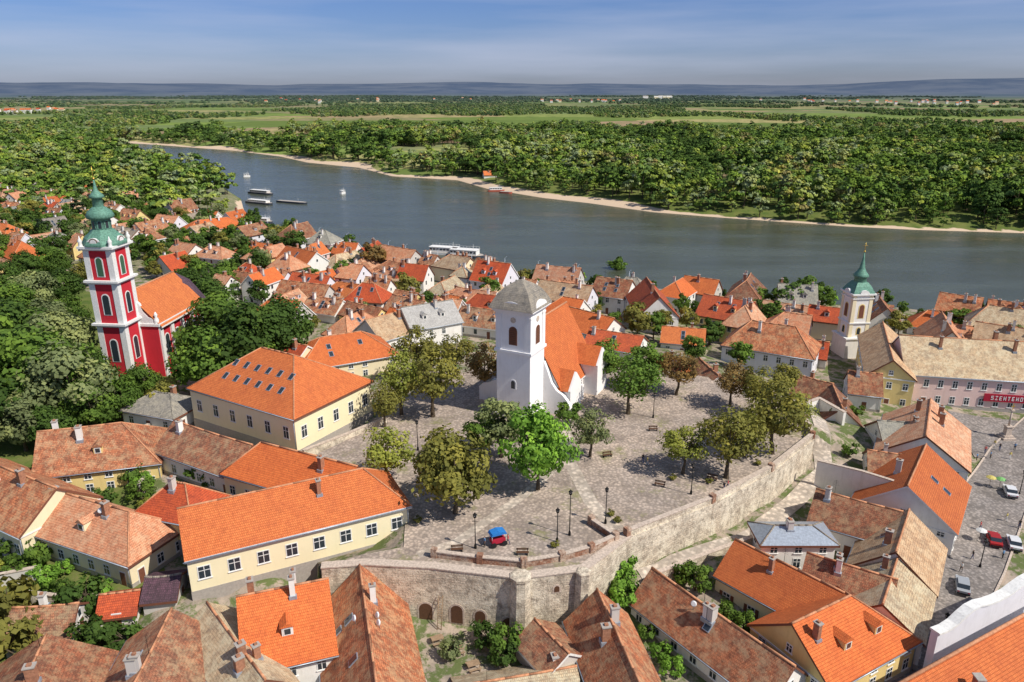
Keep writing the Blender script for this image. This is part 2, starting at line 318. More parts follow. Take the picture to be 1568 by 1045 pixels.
dn,_=pld(X,Y,NB); df,_=pld(X,Y,FB); inr=inpoly(X,Y,RIV)
GREEN1=poly_w([(-400,430),(120,430),(240,470),(290,560),(270,640),(240,700),(230,800),(270,930),(180,960),(0,1045),(-500,1100)],9)
GREEN2=poly_w([(-900,200),(100,235),(215,262),(365,335),(300,345),(150,330),(-300,330)],4)
FILL=poly_w([(-350,330),(0,292),(200,318),(372,352),(600,408),(860,441),(1250,484),(1900,518),(2000,600),(1750,590),(1350,555),(1200,600),(1110,590),(1000,560),(900,545),(740,545),(620,560),(470,560),(330,470),(200,420),(110,420),(0,480),(-350,520)],4)
Rm=np.hypot(X,Y)
near=(~inr)&(dn<df)&(Rm<700)
town=(near&(Y<520)).astype(float)
town[inpoly(X,Y,GREEN1)]=0.12; town[inpoly(X,Y,GREEN2)]=0.1
town[near&(Y>300)&(X<-120)]=0.35
town[Rm>650]=0
sand=np.clip(1-(df/ (4+24*vnoise(X,Y,75,4)**2.5)),0,1)*(df<dn)*1.7
emb=np.clip(1-dn/6,0,1)*(X>-190)*(Rm<900)
for nm,arr in (("town",town),("sand",np.clip(sand+emb,0,1)),("dist",Rm/1000.0)):
    at=me.attributes.new(nm,'FLOAT','POINT'); at.data.foreach_set('value',arr.reshape(-1).astype(np.float32))
m,nt,b=newmat("ground_material",0.95); p=pos(nt); b.inputs['Specular IOR Level'].default_value=0
def attr(nt,n): a=N(nt,"ShaderNodeAttribute"); a.attribute_name=n; return a.outputs['Fac']
g=mixc(nt,ramp(nt,noise(nt,p,0.12,7,0.7),[(0.35,0.0),(0.65,1.0)]),(0.08,0.13,0.03),(0.17,0.19,0.055))
g=mixc(nt,ramp(nt,noise(nt,p,1.1,6,0.75),[(0.5,0.0),(0.7,0.6)]),g,(0.22,0.17,0.1))
vo=N(nt,"ShaderNodeTexVoronoi"); mpp=N(nt,"ShaderNodeMapping"); mpp.inputs['Scale'].default_value=(0.0024,0.0045,0); nt.links.new(p,mpp.inputs[0]); nt.links.new(mpp.outputs[0],vo.inputs[0]); vo.inputs['Scale'].default_value=1
se=N(nt,"ShaderNodeSeparateColor"); nt.links.new(vo.outputs['Color'],se.inputs[0])
fld=ramp(nt,se.outputs[0],[(0.0,(0.12,0.17,0.05)),(0.3,(0.2,0.27,0.07)),(0.5,(0.38,0.33,0.15)),(0.7,(0.38,0.25,0.17)),(0.9,(0.17,0.22,0.09))])
fld=mixc(nt,ramp(nt,noise(nt,p,0.03,6,0.7),[(0.45,0.0),(0.62,0.8)]),fld,(0.11,0.15,0.05))
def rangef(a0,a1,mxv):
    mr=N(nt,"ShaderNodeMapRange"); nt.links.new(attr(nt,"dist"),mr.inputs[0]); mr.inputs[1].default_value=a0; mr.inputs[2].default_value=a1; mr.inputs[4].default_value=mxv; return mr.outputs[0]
tw=mixc(nt,ramp(nt,noise(nt,p,0.25,7,0.7),[(0.4,0.0),(0.6,1.0)]),(0.42,0.34,0.27),(0.26,0.22,0.18))
tw=mixc(nt,ramp(nt,noise(nt,p,0.35,7,0.75),[(0.46,0.0),(0.54,0.9)]),tw,(0.1,0.14,0.04))
nn=noise(nt,p,0.35,6,0.7); s1=N(nt,"ShaderNodeMath",operation='ADD'); nt.links.new(attr(nt,"town"),s1.inputs[0]); nt.links.new(nn,s1.inputs[1])
g=mixc(nt,ramp(nt,s1.outputs[0],[(0.68,0.0),(0.85,1.0)]),g,tw)
g=mixc(nt,rangef(0.52,0.75,1.0),g,fld)
g=mixc(nt,rangef(2.0,8.0,0.75),g,(0.08,0.115,0.12))  # distance haze mixed into the ground's base colour
g=mixc(nt,rangef(8.3,10.5,0.96),g,mixc(nt,ramp(nt,noise(nt,p,0.0014,7,0.65),[(0.42,0.0),(0.58,1.0)]),(0.07,0.098,0.155),(0.11,0.135,0.185)))  # far hills: blue aerial haze painted as surface colour
s2=N(nt,"ShaderNodeMath",operation='ADD'); nt.links.new(attr(nt,"sand"),s2.inputs[0]); nt.links.new(noise(nt,p,0.1,5),s2.inputs[1])
g=mixc(nt,ramp(nt,s2.outputs[0],[(0.78,0.0),(0.98,1.0)]),g,(0.6,0.46,0.33))
nt.links.new(g,b.inputs['Base Color']); bump(nt,b,noise(nt,p,1.5,5),0.5,0.3)
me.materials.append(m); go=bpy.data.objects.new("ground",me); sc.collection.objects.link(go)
# water
m,nt,b=newmat("river_water_material",0.12); p=pos(nt)
b.inputs['IOR'].default_value=1.33; b.inputs['Specular IOR Level'].default_value=0.5
mpp=N(nt,"ShaderNodeMapping"); mpp.inputs['Rotation'].default_value=(0,0,0.5); mpp.inputs['Scale'].default_value=(0.25,0.9,1); nt.links.new(p,mpp.inputs[0])
wn=noise(nt,mpp.outputs[0],0.9,6,0.65); bump(nt,b,wn,0.55,0.35)
lw=noise(nt,mpp.outputs[0],0.05,5,0.6); nt.links.new(ramp(nt,lw,[(0.35,0.05),(0.65,0.32)]),b.inputs['Roughness'])
nt.links.new(mixc(nt,ramp(nt,lw,[(0.4,0.0),(0.6,1.0)]),(0.06,0.066,0.04),(0.08,0.092,0.07)),b.inputs['Base Color'])
def sheet(name,pts,z,mat):
    bm=bmesh.new(); vs=[bm.verts.new((x,y,z)) for x,y in pts]; es=[bm.edges.new((vs[i],vs[(i+1)%len(vs)])) for i in range(len(vs))]
    bmesh.ops.triangle_fill(bm,edges=es,use_beauty=True)
    for f in bm.faces:
        f.normal_update()
        if f.normal.z<0: f.normal_flip()
    me=bpy.data.meshes.new(name); bm.to_mesh(me); bm.free(); me.materials.append(mat); o=bpy.data.objects.new(name,me); sc.collection.objects.link(o); return o
sheet("river_water",RIV,-0.05,m)
sheet("plaza_pavement",PLAT,ZP,M_PAV)
def ribbon(name,px,z,w,mat,lift=0.12,fixed=None,kerb=None):
    pts=[Vector(P(u,v,z)) for u,v in px]; S=[]
    for i in range(len(pts)-1):
        n=max(1,int((pts[i+1]-pts[i]).length/2.5))
        for k in range(n): S.append(pts[i].lerp(pts[i+1],k/n))
    S.append(pts[-1]); mb=MB(); rows=[]
    for i,c in enumerate(S):
        d=(S[min(i+2,len(S)-1)]-S[max(i-2,0)]).normalized(); n=Vector((-d.y,d.x)); row=[]
        for t in (-1,-0.5,0,0.5,1):
            q=c+n*t*w/2; row.append((q.x,q.y))
        rows.append(row)
    arr=np.array(rows); ZZ=heights(arr[:,:,0],arr[:,:,1])+lift if fixed is None else np.full(arr.shape[:2],fixed)
    for i in range(len(rows)-1):
        for j in range(4):
            q=[(i,j),(i,j+1),(i+1,j+1),(i+1,j)]; pp=[(*rows[a][c],ZZ[a,c]) for a,c in q]
            if newell(pp).z<0: pp.reverse()
            mb.face(pp,mat)
        if kerb:
            for j in (0,4):
                a=Vector((*rows[i][j],ZZ[i,j]+0.06)); bb=Vector((*rows[i+1][j],ZZ[i+1,j]+0.06)); dd=(bb-a)
                if dd.length>0.1: mb.obox((a+bb)/2,dd/2,Vector((-dd.y,dd.x,0)).normalized()*0.15,(0,0,0.14),kerb)
    return mb.finish(name)
ribbon("promenade_road",[(330,335),(372,347),(460,369),(560,390),(620,403.5),(740,421),(860,436),(1050,459),(1250,480),(1568,502),(1900,527)],3,6,M_ASPH,0.1,None,M_COPE)
ribbon("riverside_walk",[(378,343),(462,363),(560,383),(620,397),(740,414.5),(860,431),(1050,455),(1250,475)],3,4.5,M_PROM,0.16)
ribbon("street",[(1620,640),(1560,700),(1520,770),(1480,860),(1425,960),(1370,1060)],4.6,10,M_STR,0.12,None,M_COPE)
ribbon("main_square_paving",[(1470,665),(1560,675),(1700,690)],4.6,22,M_STR,0.15)
ribbon("alley_steps",[(985,878),(1060,850),(1120,832),(1190,790),(1262,722),(1250,650)],8.5,3.2,M_PATH,0.15)
ribbon("plaza_path",[(868,640),(868,700),(905,770),(945,810)],ZP,2.2,M_PATH,0,ZP+0.012)
ribbon("plaza_path_side",[(868,702),(800,760),(700,830),(640,850)],ZP,1.6,M_PATH,0,ZP+0.008)
# ------------------------------------------------------------------ walls
def wall(name,pts,zb,zt,th,mat,cope=M_COPE,pier=0,piermat=None):
    mb=MB()
    for i in range(len(pts)-1):
        a=Vector(pts[i]);b=Vector(pts[i+1]); d=(b-a); l=d.length; d.normalize(); n=Vector((-d.y,d.x))
        zb0=zb; zt0=zt+0.004*(i%2)
        c=(a+b)/2; h=(zt0-zb0)/2
        mb.obox((c.x,c.y,zb0+h),(d.x*(l/2+th*0.3),d.y*(l/2+th*0.3),0),(n.x*th/2*(1+0.01*(i%2)),n.y*th/2*(1+0.01*(i%2)),0),(0,0,h),mat)
        if cope: mb.obox((c.x,c.y,zt0+0.08),(d.x*(l/2+th*0.35),d.y*(l/2+th*0.35),0),(n.x*(th/2+0.1+0.005*(i%2)),n.y*(th/2+0.1+0.005*(i%2)),0),(0,0,0.08),cope)
        if pier:
            k=max(1,int(l/pier))
            for j in range(k+1):
                q=a+d*(l*j/k); mb.obox((q.x,q.y,(zb0+zt0+0.5)/2),(d.x*0.4,d.y*0.4,0),(n.x*(th/2+0.15),n.y*(th/2+0.15),0),(0,0,(zt0+0.5-zb0)/2),piermat or mat)
    return mb,name
fw=PLAT[0:6]
mb,_=wall("fw",fw,3.0,ZP+0.15,1.2,M_STONE)
def niche(u,v,w,h,z):
    x,y=P(u,v,z); a=min(range(5),key=lambda i: float(segd(np.array([x]),np.array([y]),fw[i],fw[i+1])[0]))
    A_=Vector(fw[a]);B_=Vector(fw[a+1]); d=(B_-A_).normalized(); t=(Vector((x,y))-A_).dot(d); q=A_+d*t; n=Vector((d.y,-d.x,0))
    window(mb,(q.x+n.x*0.6,q.y+n.y*0.6,z),(d.x,d.y,0),n,w,h,arch=True,frame=M_COPE,glass=M_WOOD)  # flat dark panel in front of the wall; recess shade put into its colour
    return q,n,d
for u,v,w_,h_,z in ((650,958,1.8,2.6,6),(697,962,1.6,2.8,6),(735,955,1.4,1.8,6.6),(781,965,2.2,1.9,6),(848,895,0.7,0.9,11.5)): lastn=niche(u,v,w_,h_,z)
x,y=PLAT[3]; mb.lathe([(1.7,3),(1.35,13.9),(1.45,14.1),(1.45,14.45),(1.1,14.6)],x,y-0.2,M_STONE,8,0.4,False)
x,y=P(893,878,ZP); mb.lathe([(1.3,3),(1.0,13.9),(1.1,14.3),(0.8,14.5)],x,y,M_STONE,6,0.2,False)
mb.finish("fortress_wall")
A_=Vector(fw[2]);B_=Vector(fw[3]); d=(B_-A_).normalized(); n=Vector((d.y,-d.x)); q=A_+d*((B_-A_).length*0.12)
mb=MB()
for s_ in (-0.28,0.28): mb.tube((q.x+d.x*s_+n.x*2.2,q.y+d.y*s_+n.y*2.2,5.3),(q.x+d.x*s_+n.x*0.75,q.y+d.y*s_+n.y*0.75,10.2),0.05,0.05,M_LWOOD,5)
for k in range(14):
    t=(k+0.7)/14.5; o_=n*(2.2-1.45*t); zz=5.3+4.9*t; mb.tube((q.x-d.x*0.28+o_.x,q.y-d.y*0.28+o_.y,zz),(q.x+d.x*0.28+o_.x,q.y+d.y*0.28+o_.y,zz),0.03,0.03,M_LWOOD,4)
mb.finish("wooden_ladder")
for u,v in ((700,1000),(725,1025),(670,985)):
    x,y=P(u,v,5.6); mb=MB(); mb.box(0,0,0.72,1.6,0.8,0.05,M_LWOOD)
    for a_ in (-0.7,0.7):
        for b2 in (-0.32,0.32): mb.box(a_,b2,0,0.07,0.07,0.72,M_LWOOD)
    for s_ in (-0.75,0.75): mb.box(0,s_,0.42,1.6,0.28,0.05,M_LWOOD); mb.box(-0.6,s_,0,0.06,0.2,0.42,M_LWOOD); mb.box(0.6,s_,0,0.06,0.2,0.42,M_LWOOD)
    mb.finish("garden_table",(x,y,hz(x,y)+0.03),0.4)
rw=PLAT[5:10]
mb,_=wall("rw",rw,5.0,ZP+0.1,1.0,M_STONE,None); mb.finish("retaining_wall")
mb,_=wall("pr",rw,ZP+0.12,ZP+1.0,0.55,M_STONE,M_COPE,9,M_BRICK); mb.finish("parapet_wall")
ip=poly_w([(665,853),(735,862),(802,868),(860,858),(905,845),(942,828),(905,803)],ZP)
mb,_=wall("pi",ip,ZP,ZP+0.9,0.45,M_BRICK,M_COPE,5,M_BRICK); mb.finish("brick_parapet_wall")
aw=poly_w([(1000,900),(1080,868),(1150,842)],7)
mb,_=wall("aw",aw,4,9.3,0.5,M_STONE); mb.finish("alley_wall")
gw=poly_w([(1218,640),(1252,628),(1290,650)],9.5); mb,_=wall("gw",gw,7,12.2,0.6,W_WHT); mb.finish("garden_wall")
for q,(pl,zb,zt,mt) in enumerate([([(212,742),(245,700),(300,672)],9,13,W_GRY),([(20,905),(110,915),(215,905)],6,10.2,M_STONE),([(465,690),(530,665),(590,640)],12,15.0,M_STONE),([(0,880),(60,868)],7,10,W_GRY),([(205,660),(250,640),(290,640)],10,13.5,W_WHT),([(625,1000),(650,1045)],4,7,M_STONE),([(860,960),(830,1045)],4,7,M_STONE),([(1253,706),(1320,722),(1384,742)],5,13.2,W_WHT)]):
    mb,_=wall("g",poly_w(pl,zt),zb,zt,0.4,mt); mb.finish("garden_wall")
# ------------------------------------------------------------------ houses
RECTS=[]
def house(x,y,ang,L_,W_,z0,ze,zr,roof,wallm,hip=(0,0),name="house",detail=True,chim=2,sky_=0,dorm=0,shut=None,rows=None,ww=0.95,wh=1.4,over=0.45,trim=True,skyside=-1,nf=None,wz=None,sp_=2.9,roof2=None,dish=0):
    RECTS.append((x,y,ang,L_,W_))
    H=ze-z0; R=zr-ze; hl=L_/2; hw=W_/2; mb=MB()
    b=-4
    c=[(-hl,-hw),(hl,-hw),(hl,hw),(-hl,hw)]
    for i in range(4):
        p,q=c[i],c[(i+1)%4]; mb.face([(*p,b),(*q,b),(*q,H),(*p,H)],wallm)
    for sgn,hp in ((-1,hip[0]),(1,hip[1])):
        if not hp:
            pts=[(sgn*hl,-hw,H),(sgn*hl,hw,H),(sgn*hl,0,H+R)]
            if sgn<0: pts.reverse()
            mb.face(pts,wallm)
    sl=R/hw; o=over; ez=H-o*sl; t=0.16; xe0=-hl-o*0.6 if not hip[0] else -hl-o; xe1=hl+o*0.6 if not hip[1] else hl+o
    k0=xe0 if not hip[0] else -hl+hw*0.95; k1=xe1 if not hip[1] else hl-hw*0.95
    if k0>k1: k0=k1=(k0+k1)/2
    yo=hw+o; top=H+R+t
    e=[(xe0,-yo,ez+t),(xe1,-yo,ez+t),(xe1,yo,ez+t),(xe0,yo,ez+t)]; r0=(k0,0,top); r1=(k1,0,top)
    sag=0.0 if roof in (R_NEW,R_LGR,M_METAL) else random.uniform(0.05,0.22)
    def slope(ea,eb,ra,rb,mat):
        n=5; A0,B0,C0,D0=Vector(ea),Vector(eb),Vector(rb),Vector(ra)
        for i in range(n):
            s0,s1=i/n,(i+1)/n
            f=lambda s,a,b_: a.lerp(b_,s)-Vector((0,0,sag*4*s*(1-s)))
            mb.face([A0.lerp(B0,s0),A0.lerp(B0,s1),f(s1,D0,C0),f(s0,D0,C0)],mat)
    if k1-k0>1: 
        slope(e[0],e[1],r0,r1,roof); slope(e[2],e[3],r1,r0,roof2 or roof)
    else:
        mb.face([e[0],e[1],r1,r0],roof); mb.face([e[2],e[3],r0,r1],roof2 or roof)
    if hip[1]: mb.face([e[1],e[2],r1],roof)
    if hip[0]: mb.face([e[3],e[0],r0],roof)
    dn=lambda p:(p[0],p[1],p[2]-0.36)
    fas=M_TRIM if random.random()<0.3 else M_SHUT
    mb.face([dn(e[1]),dn(e[0]),dn(r0),dn(r1)],M_WOOD); mb.face([dn(e[3]),dn(e[2]),dn(r1),dn(r0)],M_WOOD)
    mb.face([dn(e[0]),dn(e[1]),e[1],e[0]],fas); mb.face([dn(e[2]),dn(e[3]),e[3],e[2]],fas)
    for sgn,hp,a,d,r in ((1,hip[1],e[1],e[2],r1),(-1,hip[0],e[3],e[0],r0)):
        if hp: mb.face([dn(a),dn(d),d,a],fas); mb.face([dn(d),dn(a),dn(r)],M_WOOD)
        else: mb.face([dn(a),dn(r),r,a],fas); mb.face([dn(r),dn(d),d,r],fas)
    rc=M_RCAP if roof not in(R_GRY,R_LGR,M_METAL,R_DRK) else R_GRY
    if k1-k0>0.3:
        for i in range(5):
            s0,s1=i/5,(i+1)/5; f=lambda s:(k0+(k1-k0)*s,0,top-sag*4*s*(1-s)); mb.tube(f(s0),f(s1),0.16,0.16,rc,5)
    if hip[0]:
        for q in (e[0],e[3]): mb.tube(q,r0,0.13,0.13,rc,5)
    if hip[1]:
        for q in (e[1],e[2]): mb.tube(q,r1,0.13,0.13,rc,5)
    if trim:
        for i in range(4):
            p,q=Vector(c[i]),Vector(c[(i+1)%4]); d=(q-p); l=d.length; d.normalize(); n=Vector((d.y,-d.x)); mid=(p+q)/2
            mb.obox((mid.x,mid.y,0.2-1.2),(d.x*(l/2+0.05),d.y*(l/2+0.05),0),(n.x*0.06,n.y*0.06,0),(0,0,1.6),M_PLIN)
            if detail: mb.obox((mid.x+n.x*0.02,mid.y+n.y*0.02,H-0.42),(d.x*(l/2+0.08),d.y*(l/2+0.08),0),(n.x*0.09,n.y*0.09,0),(0,0,0.12),M_TRIM)
    nf_=nf or max(1,int(round(H/3.1))); fh=H/nf_
    for i in range(4):
        p,q=Vector(c[i]),Vector(c[(i+1)%4]); d=(q-p); l=d.length; d.normalize(); n=Vector((d.y,-d.x,0))
        k=int((l-1)/(sp_ if detail else 3.4)); 
        if k<1: continue
        if random.random()<0.15 and not detail: continue
        door=random.randrange(k) if i in (0,1) and wz is None else -1
        for f in range(nf_):
            for j in range(k):
                if random.random()<(0.07 if rows is None else 0): continue
                s=(j+0.5)*l/k; pt=p+d*s; zz=f*fh+ (1.0 if nf_>1 or H>3 else 0.9)
                if wz is not None: zz=wz
                hh=min(wh,H-zz-0.65) 
                if f==0 and j==door:
                    mb.obox((pt.x,pt.y,1.1),(d.x*0.6,d.y*0.6,0),(n.x*0.07,n.y*0.07,0),(0,0,1.15),M_TRIM); mb.obox((pt.x,pt.y,1.05),(d.x*0.48,d.y*0.48,0),(n.x*0.1,n.y*0.1,0),(0,0,1.05),M_SHUT)
                elif hh>0.5: window(mb,(pt.x,pt.y,zz),(d.x,d.y,0),n,ww,hh,detail,shut=shut)
    for sgn,hp in ((-1,hip[0]),(1,hip[1])):
        if not hp and R>2.2: window(mb,(sgn*hl,0,H+0.5),(0,1,0),(sgn,0,0),0.7,0.9,detail)
    for i in range(chim):
        cx=random.uniform(k0*0.8,k1*0.8) if k1-k0>1 else random.uniform(-1,1); cy=random.choice((-1,1))*random.uniform(0.1,0.35)*hw
        zb=H+R-abs(cy)*sl-0.5; ht=R*0.25+1.6; cm=random.choice((M_CHIM,W_WHT,W_GRY,M_CHIM)); s=random.uniform(0.55,0.8)
        mb.box(cx,cy,zb,s,s*1.3,ht,cm); mb.box(cx,cy,zb+ht,s+0.2,s*1.3+0.2,0.14,M_PLIN); mb.box(cx,cy,zb+ht+0.14,s*0.5,s*0.6,0.22,M_CHIM)
        mb.box(cx,cy,zb-0.1,s+0.3,s*1.3+0.3,0.75,M_METAL)
    for i in range(sky_):
        fx=(i//2+0.5)/((sky_+1)//2); xx=(xe0*0.62)+(xe1-xe0)*0.62*fx; rr=0.38+0.27*(i%2); yy=skyside*hw*rr; z_=H+R-abs(yy)*sl+t
        n=Vector((0,skyside*R,hw)).normalized(); up=Vector((0,-skyside*hw,R)).normalized()
        mb.obox((xx,yy,z_+0.02),(0.52,0,0),up*0.75,n*0.07,M_METAL); mb.obox((xx,yy,z_+0.02),(0.42,0,0),up*0.65,n*0.1,M_GLS)
    for i in range(dorm):
        xx=(i+0.5)/dorm*(L_*0.7)-L_*0.35; yy=-hw*0.62; zz=H+R-abs(yy)*sl+t
        mb.box(xx,yy+0.5,zz-0.4,1.3,1.6,1.35,wallm); window(mb,(xx,yy-0.3,zz-0.05),(1,0,0),(0,-1,0),0.7,0.75,False)
        mb.prism([(-0.85,0),(0.85,0),(0,0.65)],(xx,yy+0.7,zz+0.95),(1,0,0),(0,0,1),(0,-1,0),2.3,roof)
    for i in range(dish):
        xx=random.uniform(k0,k1)*0.8; sd_=random.choice((-1,1)); zz=H+R*0.75+t; yy=sd_*hw*0.25
        mb.tube((xx,yy,zz-0.2),(xx,yy,zz+0.9),0.03,0.03,M_METAL,5); mb.tube((xx,yy-0.1,zz+0.8),(xx+0.05,yy-0.22,zz+0.85),0.42,0.3,M_LETT,10)
    if detail and roof!=M_METAL:
        if random.random()<0.5:
            xx=random.uniform(k0,k1)*0.7; mb.tube((xx,0,top),(xx,0,top+2.4),0.03,0.02,M_IRON,4)
            for k in range(4): mb.tube((xx-0.5+0.06*k,0,top+1.5+0.24*k),(xx+0.5-0.06*k,0,top+1.5+0.24*k),0.015,0.015,M_IRON,3)
        mb.tube((hl-0.15,-hw-0.1,0),(hl-0.15,-hw-0.1,H-0.1),0.07,0.07,M_METAL,5); mb.tube((-hl-o,-hw-o-0.06,ez+0.02),(hl+o,-hw-o-0.06,ez+0.02),0.09,0.09,M_METAL,5)
    return mb.finish(name,(x,y,z0),ang)
def eh(A_,B_,dep,z0,ze,zr,roof,wallm,perp=False,**k):
    a=Vector(P(*A_,ze));b=Vector(P(*B_,ze)); d=b-a; l=d.length; d.normalize(); n=Vector((-d.y,d.x))
    if n.dot((a+b)/2)<0: n=-n
    c=(a+b)/2+n*dep/2; an=math.atan2(d.y,d.x)
    if perp: return house(c.x,c.y,an+math.pi/2,dep,l,z0,ze,zr,roof,wallm,**k)
    return house(c.x,c.y,an,l,dep,z0,ze,zr,roof,wallm,**k)
def rh(A_,B_,wd,z0,ze,zr,roof,wallm,**k):
    a=Vector(P(*A_,zr));b=Vector(P(*B_,zr)); d=b-a; l=d.length; c=(a+b)/2; an=math.atan2(d.y,d.x)
    if k.get('hip',(0,0))[0]: c-=d.normalized()*wd*0.22; l+=wd*0.45
    if k.get('hip',(0,0))[1]: c+=d.normalized()*wd*0.22; l+=wd*0.45
    return house(c.x,c.y,an,l,wd,z0,ze,zr,roof,wallm,**k)
eh((290,593),(450,640),20,13.5,20.5,27,R_NEW,W_PAL,hip=(1,1),name="yellow_hotel_building",sky_=12,chim=0,rows=1,wh=2.1,ww=1.15,nf=1,wz=2.6,sp_=3.8)
eh((285,855),(625,772),10.5,11.2,17,21.3,R_NEW,W_PAL,hip=(0,1),name="yellow_long_house",rows=1,chim=1,ww=1.4,wh=1.7,nf=1,wz=2.3,sp_=3.6)
rh((398,678),(545,715),9,12,16.5,20.5,R_NEW,W_PAL,hip=(1,0),name="rear_wing_house",chim=1)
rh((262,738),(285,742),8,11,15,18.5,R_RED,W_YEL,hip=(1,1),name="red_roofed_annex",chim=1)
rh((268,645),(385,682),9.5,11.5,15.5,19,R_BRN,W_WHT,name="white_house",chim=1)
rh((236,600),(262,604),9,12,15.5,18,R_GRY,W_WHT,hip=(1,1),name="white_house",chim=1)
rh((60,662),(190,648),13,9.5,14.5,19.5,R_OLD,W_YEL,hip=(0,1),name="old_tiled_house",dorm=1,chim=2)
rh((-60,690),(85,748),12,9.5,14,18.5,R_OLD,W_CRM,name="old_tiled_house",chim=2,sky_=2)
rh((75,748),(200,785),10,9,13,17,R_PINK,W_CRM,hip=(0,1),name="old_tiled_house",chim=2,dorm=1,dish=1)
rh((20,932),(118,925),6.5,8,10,12.3,R_BRN,W_GRY,name="garden_shed",chim=1,detail=False)
rh((155,912),(212,905),5,8.5,10.5,12,R_RED,W_WHT,name="garden_shed",chim=0,detail=False)
rh((225,885),(275,880),6,9,11.5,13,R_DRK,W_GRY,name="garden_shed",chim=0,detail=False)
rh((70,975),(30,1060),14,6,10,14,R_BRN,W_YEL,name="brown_roofed_house",chim=1)
rh((262,935),(205,1050),11,5.5,10.5,14.5,R_OLD,W_WHT,name="old_tiled_house",chim=2,sky_=1,roof2=R_BRN)
rh((318,925),(405,1040),7,5.5,10.8,13.6,R_TAN,W_WHT,name="tan_roofed_house",chim=3)
rh((365,915),(500,888),13,5,11,16.5,R_NEW,W_WHT,name="orange_roofed_house",chim=3,dorm=1)
rh((551,868),(578,1060),11,5,8.6,14.3,R_OLD,W_WHT,name="long_tiled_house",chim=1,sky_=3,dish=3,roof2=R_OLD)
rh((915,905),(985,1060),8,5,8.5,12.6,R_OLD,W_WHT,name="long_tiled_house",chim=2)
rh((1000,872),(1215,1020),7.6,5,8,11.6,R_OLD,W_WHT,name="long_tiled_house",chim=2,sky_=1,dish=1)
rh((820,950),(870,1000),6,5,8,10,R_BRN,W_GRY,name="tiled_shed",chim=0,detail=False)
rh((700,1052),(880,1022),8,5,6,8.5,R_TAN,W_WHT,name="tan_roofed_house",chim=1)
rh((1128,828),(1290,908),9,5,9.5,13,R_NEW,W_PAL,name="orange_roofed_house",chim=1,hip=(0,0),shut=M_SHUT)
rh((1215,955),(1305,912),12,4.8,9.5,14,R_NEW,W_YEL,hip=(0,1),name="orange_roofed_house",chim=1,dorm=2)
rh((1238,848),(1372,888),8,5,9,12.5,R_BRN,W_WHT,name="brown_roofed_house",chim=2)
rh((1185,806),(1245,806),5.5,6,11,12.2,M_METAL,W_WHT,hip=(1,1),name="zinc_roofed_house",chim=2)
rh((1252,750),(1380,784),9,5.5,10,13.3,R_BRN,W_WHT,name="brown_roofed_house",chim=2)
rh((1418,682),(1390,745),15,4.8,9.5,15,R_NEW,W_WHT,name="orange_roofed_house",chim=1,sky_=2,skyside=1)
rh((1392,782),(1372,845),11,4.8,9,13.5,R_TAN,W_WHT,name="tan_roofed_house",chim=1,sky_=1)
rh((1374,856),(1352,925),10,4.8,9,12.5,R_TAN,W_WHT,name="tan_roofed_house",chim=1)
rh((1425,612),(1418,668),15,4.8,10,15,R_PINK,W_WHT,name="tan_roofed_house",chim=3)
rh((1345,645),(1415,648),11,5.5,9.5,13,R_GRY,W_WHT,name="grey_roofed_house",chim=2)
rh((1330,690),(1405,700),8,5.5,10,12.5,R_BRN,W_WHT,name="brown_roofed_house",chim=1)
rh((1300,568),(1350,573),9,6,10,13.5,R_BRN,W_WHT,name="brown_roofed_house",chim=1)
rh((1225,575),(1275,588),8,6,9.5,12.5,R_BRN,W_WHT,name="brown_roofed_house",chim=1)
rh((1275,590),(1290,625),8,6,9,12.5,R_BRN,W_WHT,name="brown_roofed_house",chim=1)
eh((1388,572),(1660,588),16,4.8,12.5,19,R_TAN,W_PNK,hip=(0,0),name="pink_gallery_building",chim=3,rows=1,wh=1.6)
eh((1106,527),(1245,549),12,4.8,12,17.5,R_OLD,W_LAV,hip=(1,1),name="lavender_town_house",chim=2,rows=1)
rh((615,472),(692,460),12,7,14,18.5,R_LGR,W_WHT,name="white_town_house",chim=1,dorm=2)
rh((560,490),(628,472),12,7.5,13,17.5,R_TAN,W_WHT,name="tan_roofed_house",chim=2)
rh((488,518),(555,508),14,10,15,19.5,R_NEW,W_CRM,hip=(1,1),name="orange_roofed_house",chim=1,sky_=3)
rh((420,520),(470,530),12,11,15,19,R_RED,W_CRM,name="orange_roofed_house",chim=1)
rh((915,424),(968,430),13,4,10,14.5,R_BRN,W_WHT,name="ruined_roof_house",chim=2,sky_=4)
rh((870,470),(940,488),11,6,11,15,R_NEW,W_WHT,name="orange_roofed_house",chim=1)
rh((1015,500),(1080,505),9,6,9.5,12.5,R_NEW,W_WHT,name="orange_roofed_house",chim=1,sky_=2)
rh((905,503),(985,515),10,7,11,14,R_RED,W_WHT,name="orange_roofed_house",chim=1,sky_=2)
rh((990,425),(1010,455),12,4,11,17,R_RED,W_WHT,name="gabled_town_house",chim=1)
rh((1070,548),(1100,575),8,9,12,15,R_BRN,W_WHT,name="brown_roofed_house",chim=1)
rh((1010,545),(1060,552),8,9,12,14.6,R_NEW,W_WHT,name="orange_roofed_house",chim=1,sky_=1)
rh((700,440),(760,448),12,3.5,8.5,13,R_PINK,W_WHT,name="town_house",chim=2,dorm=2)
rh((1170,460),(1240,470),10,3.5,8,12,R_PINK,W_WHT,name="town_house",chim=2,dorm=1)
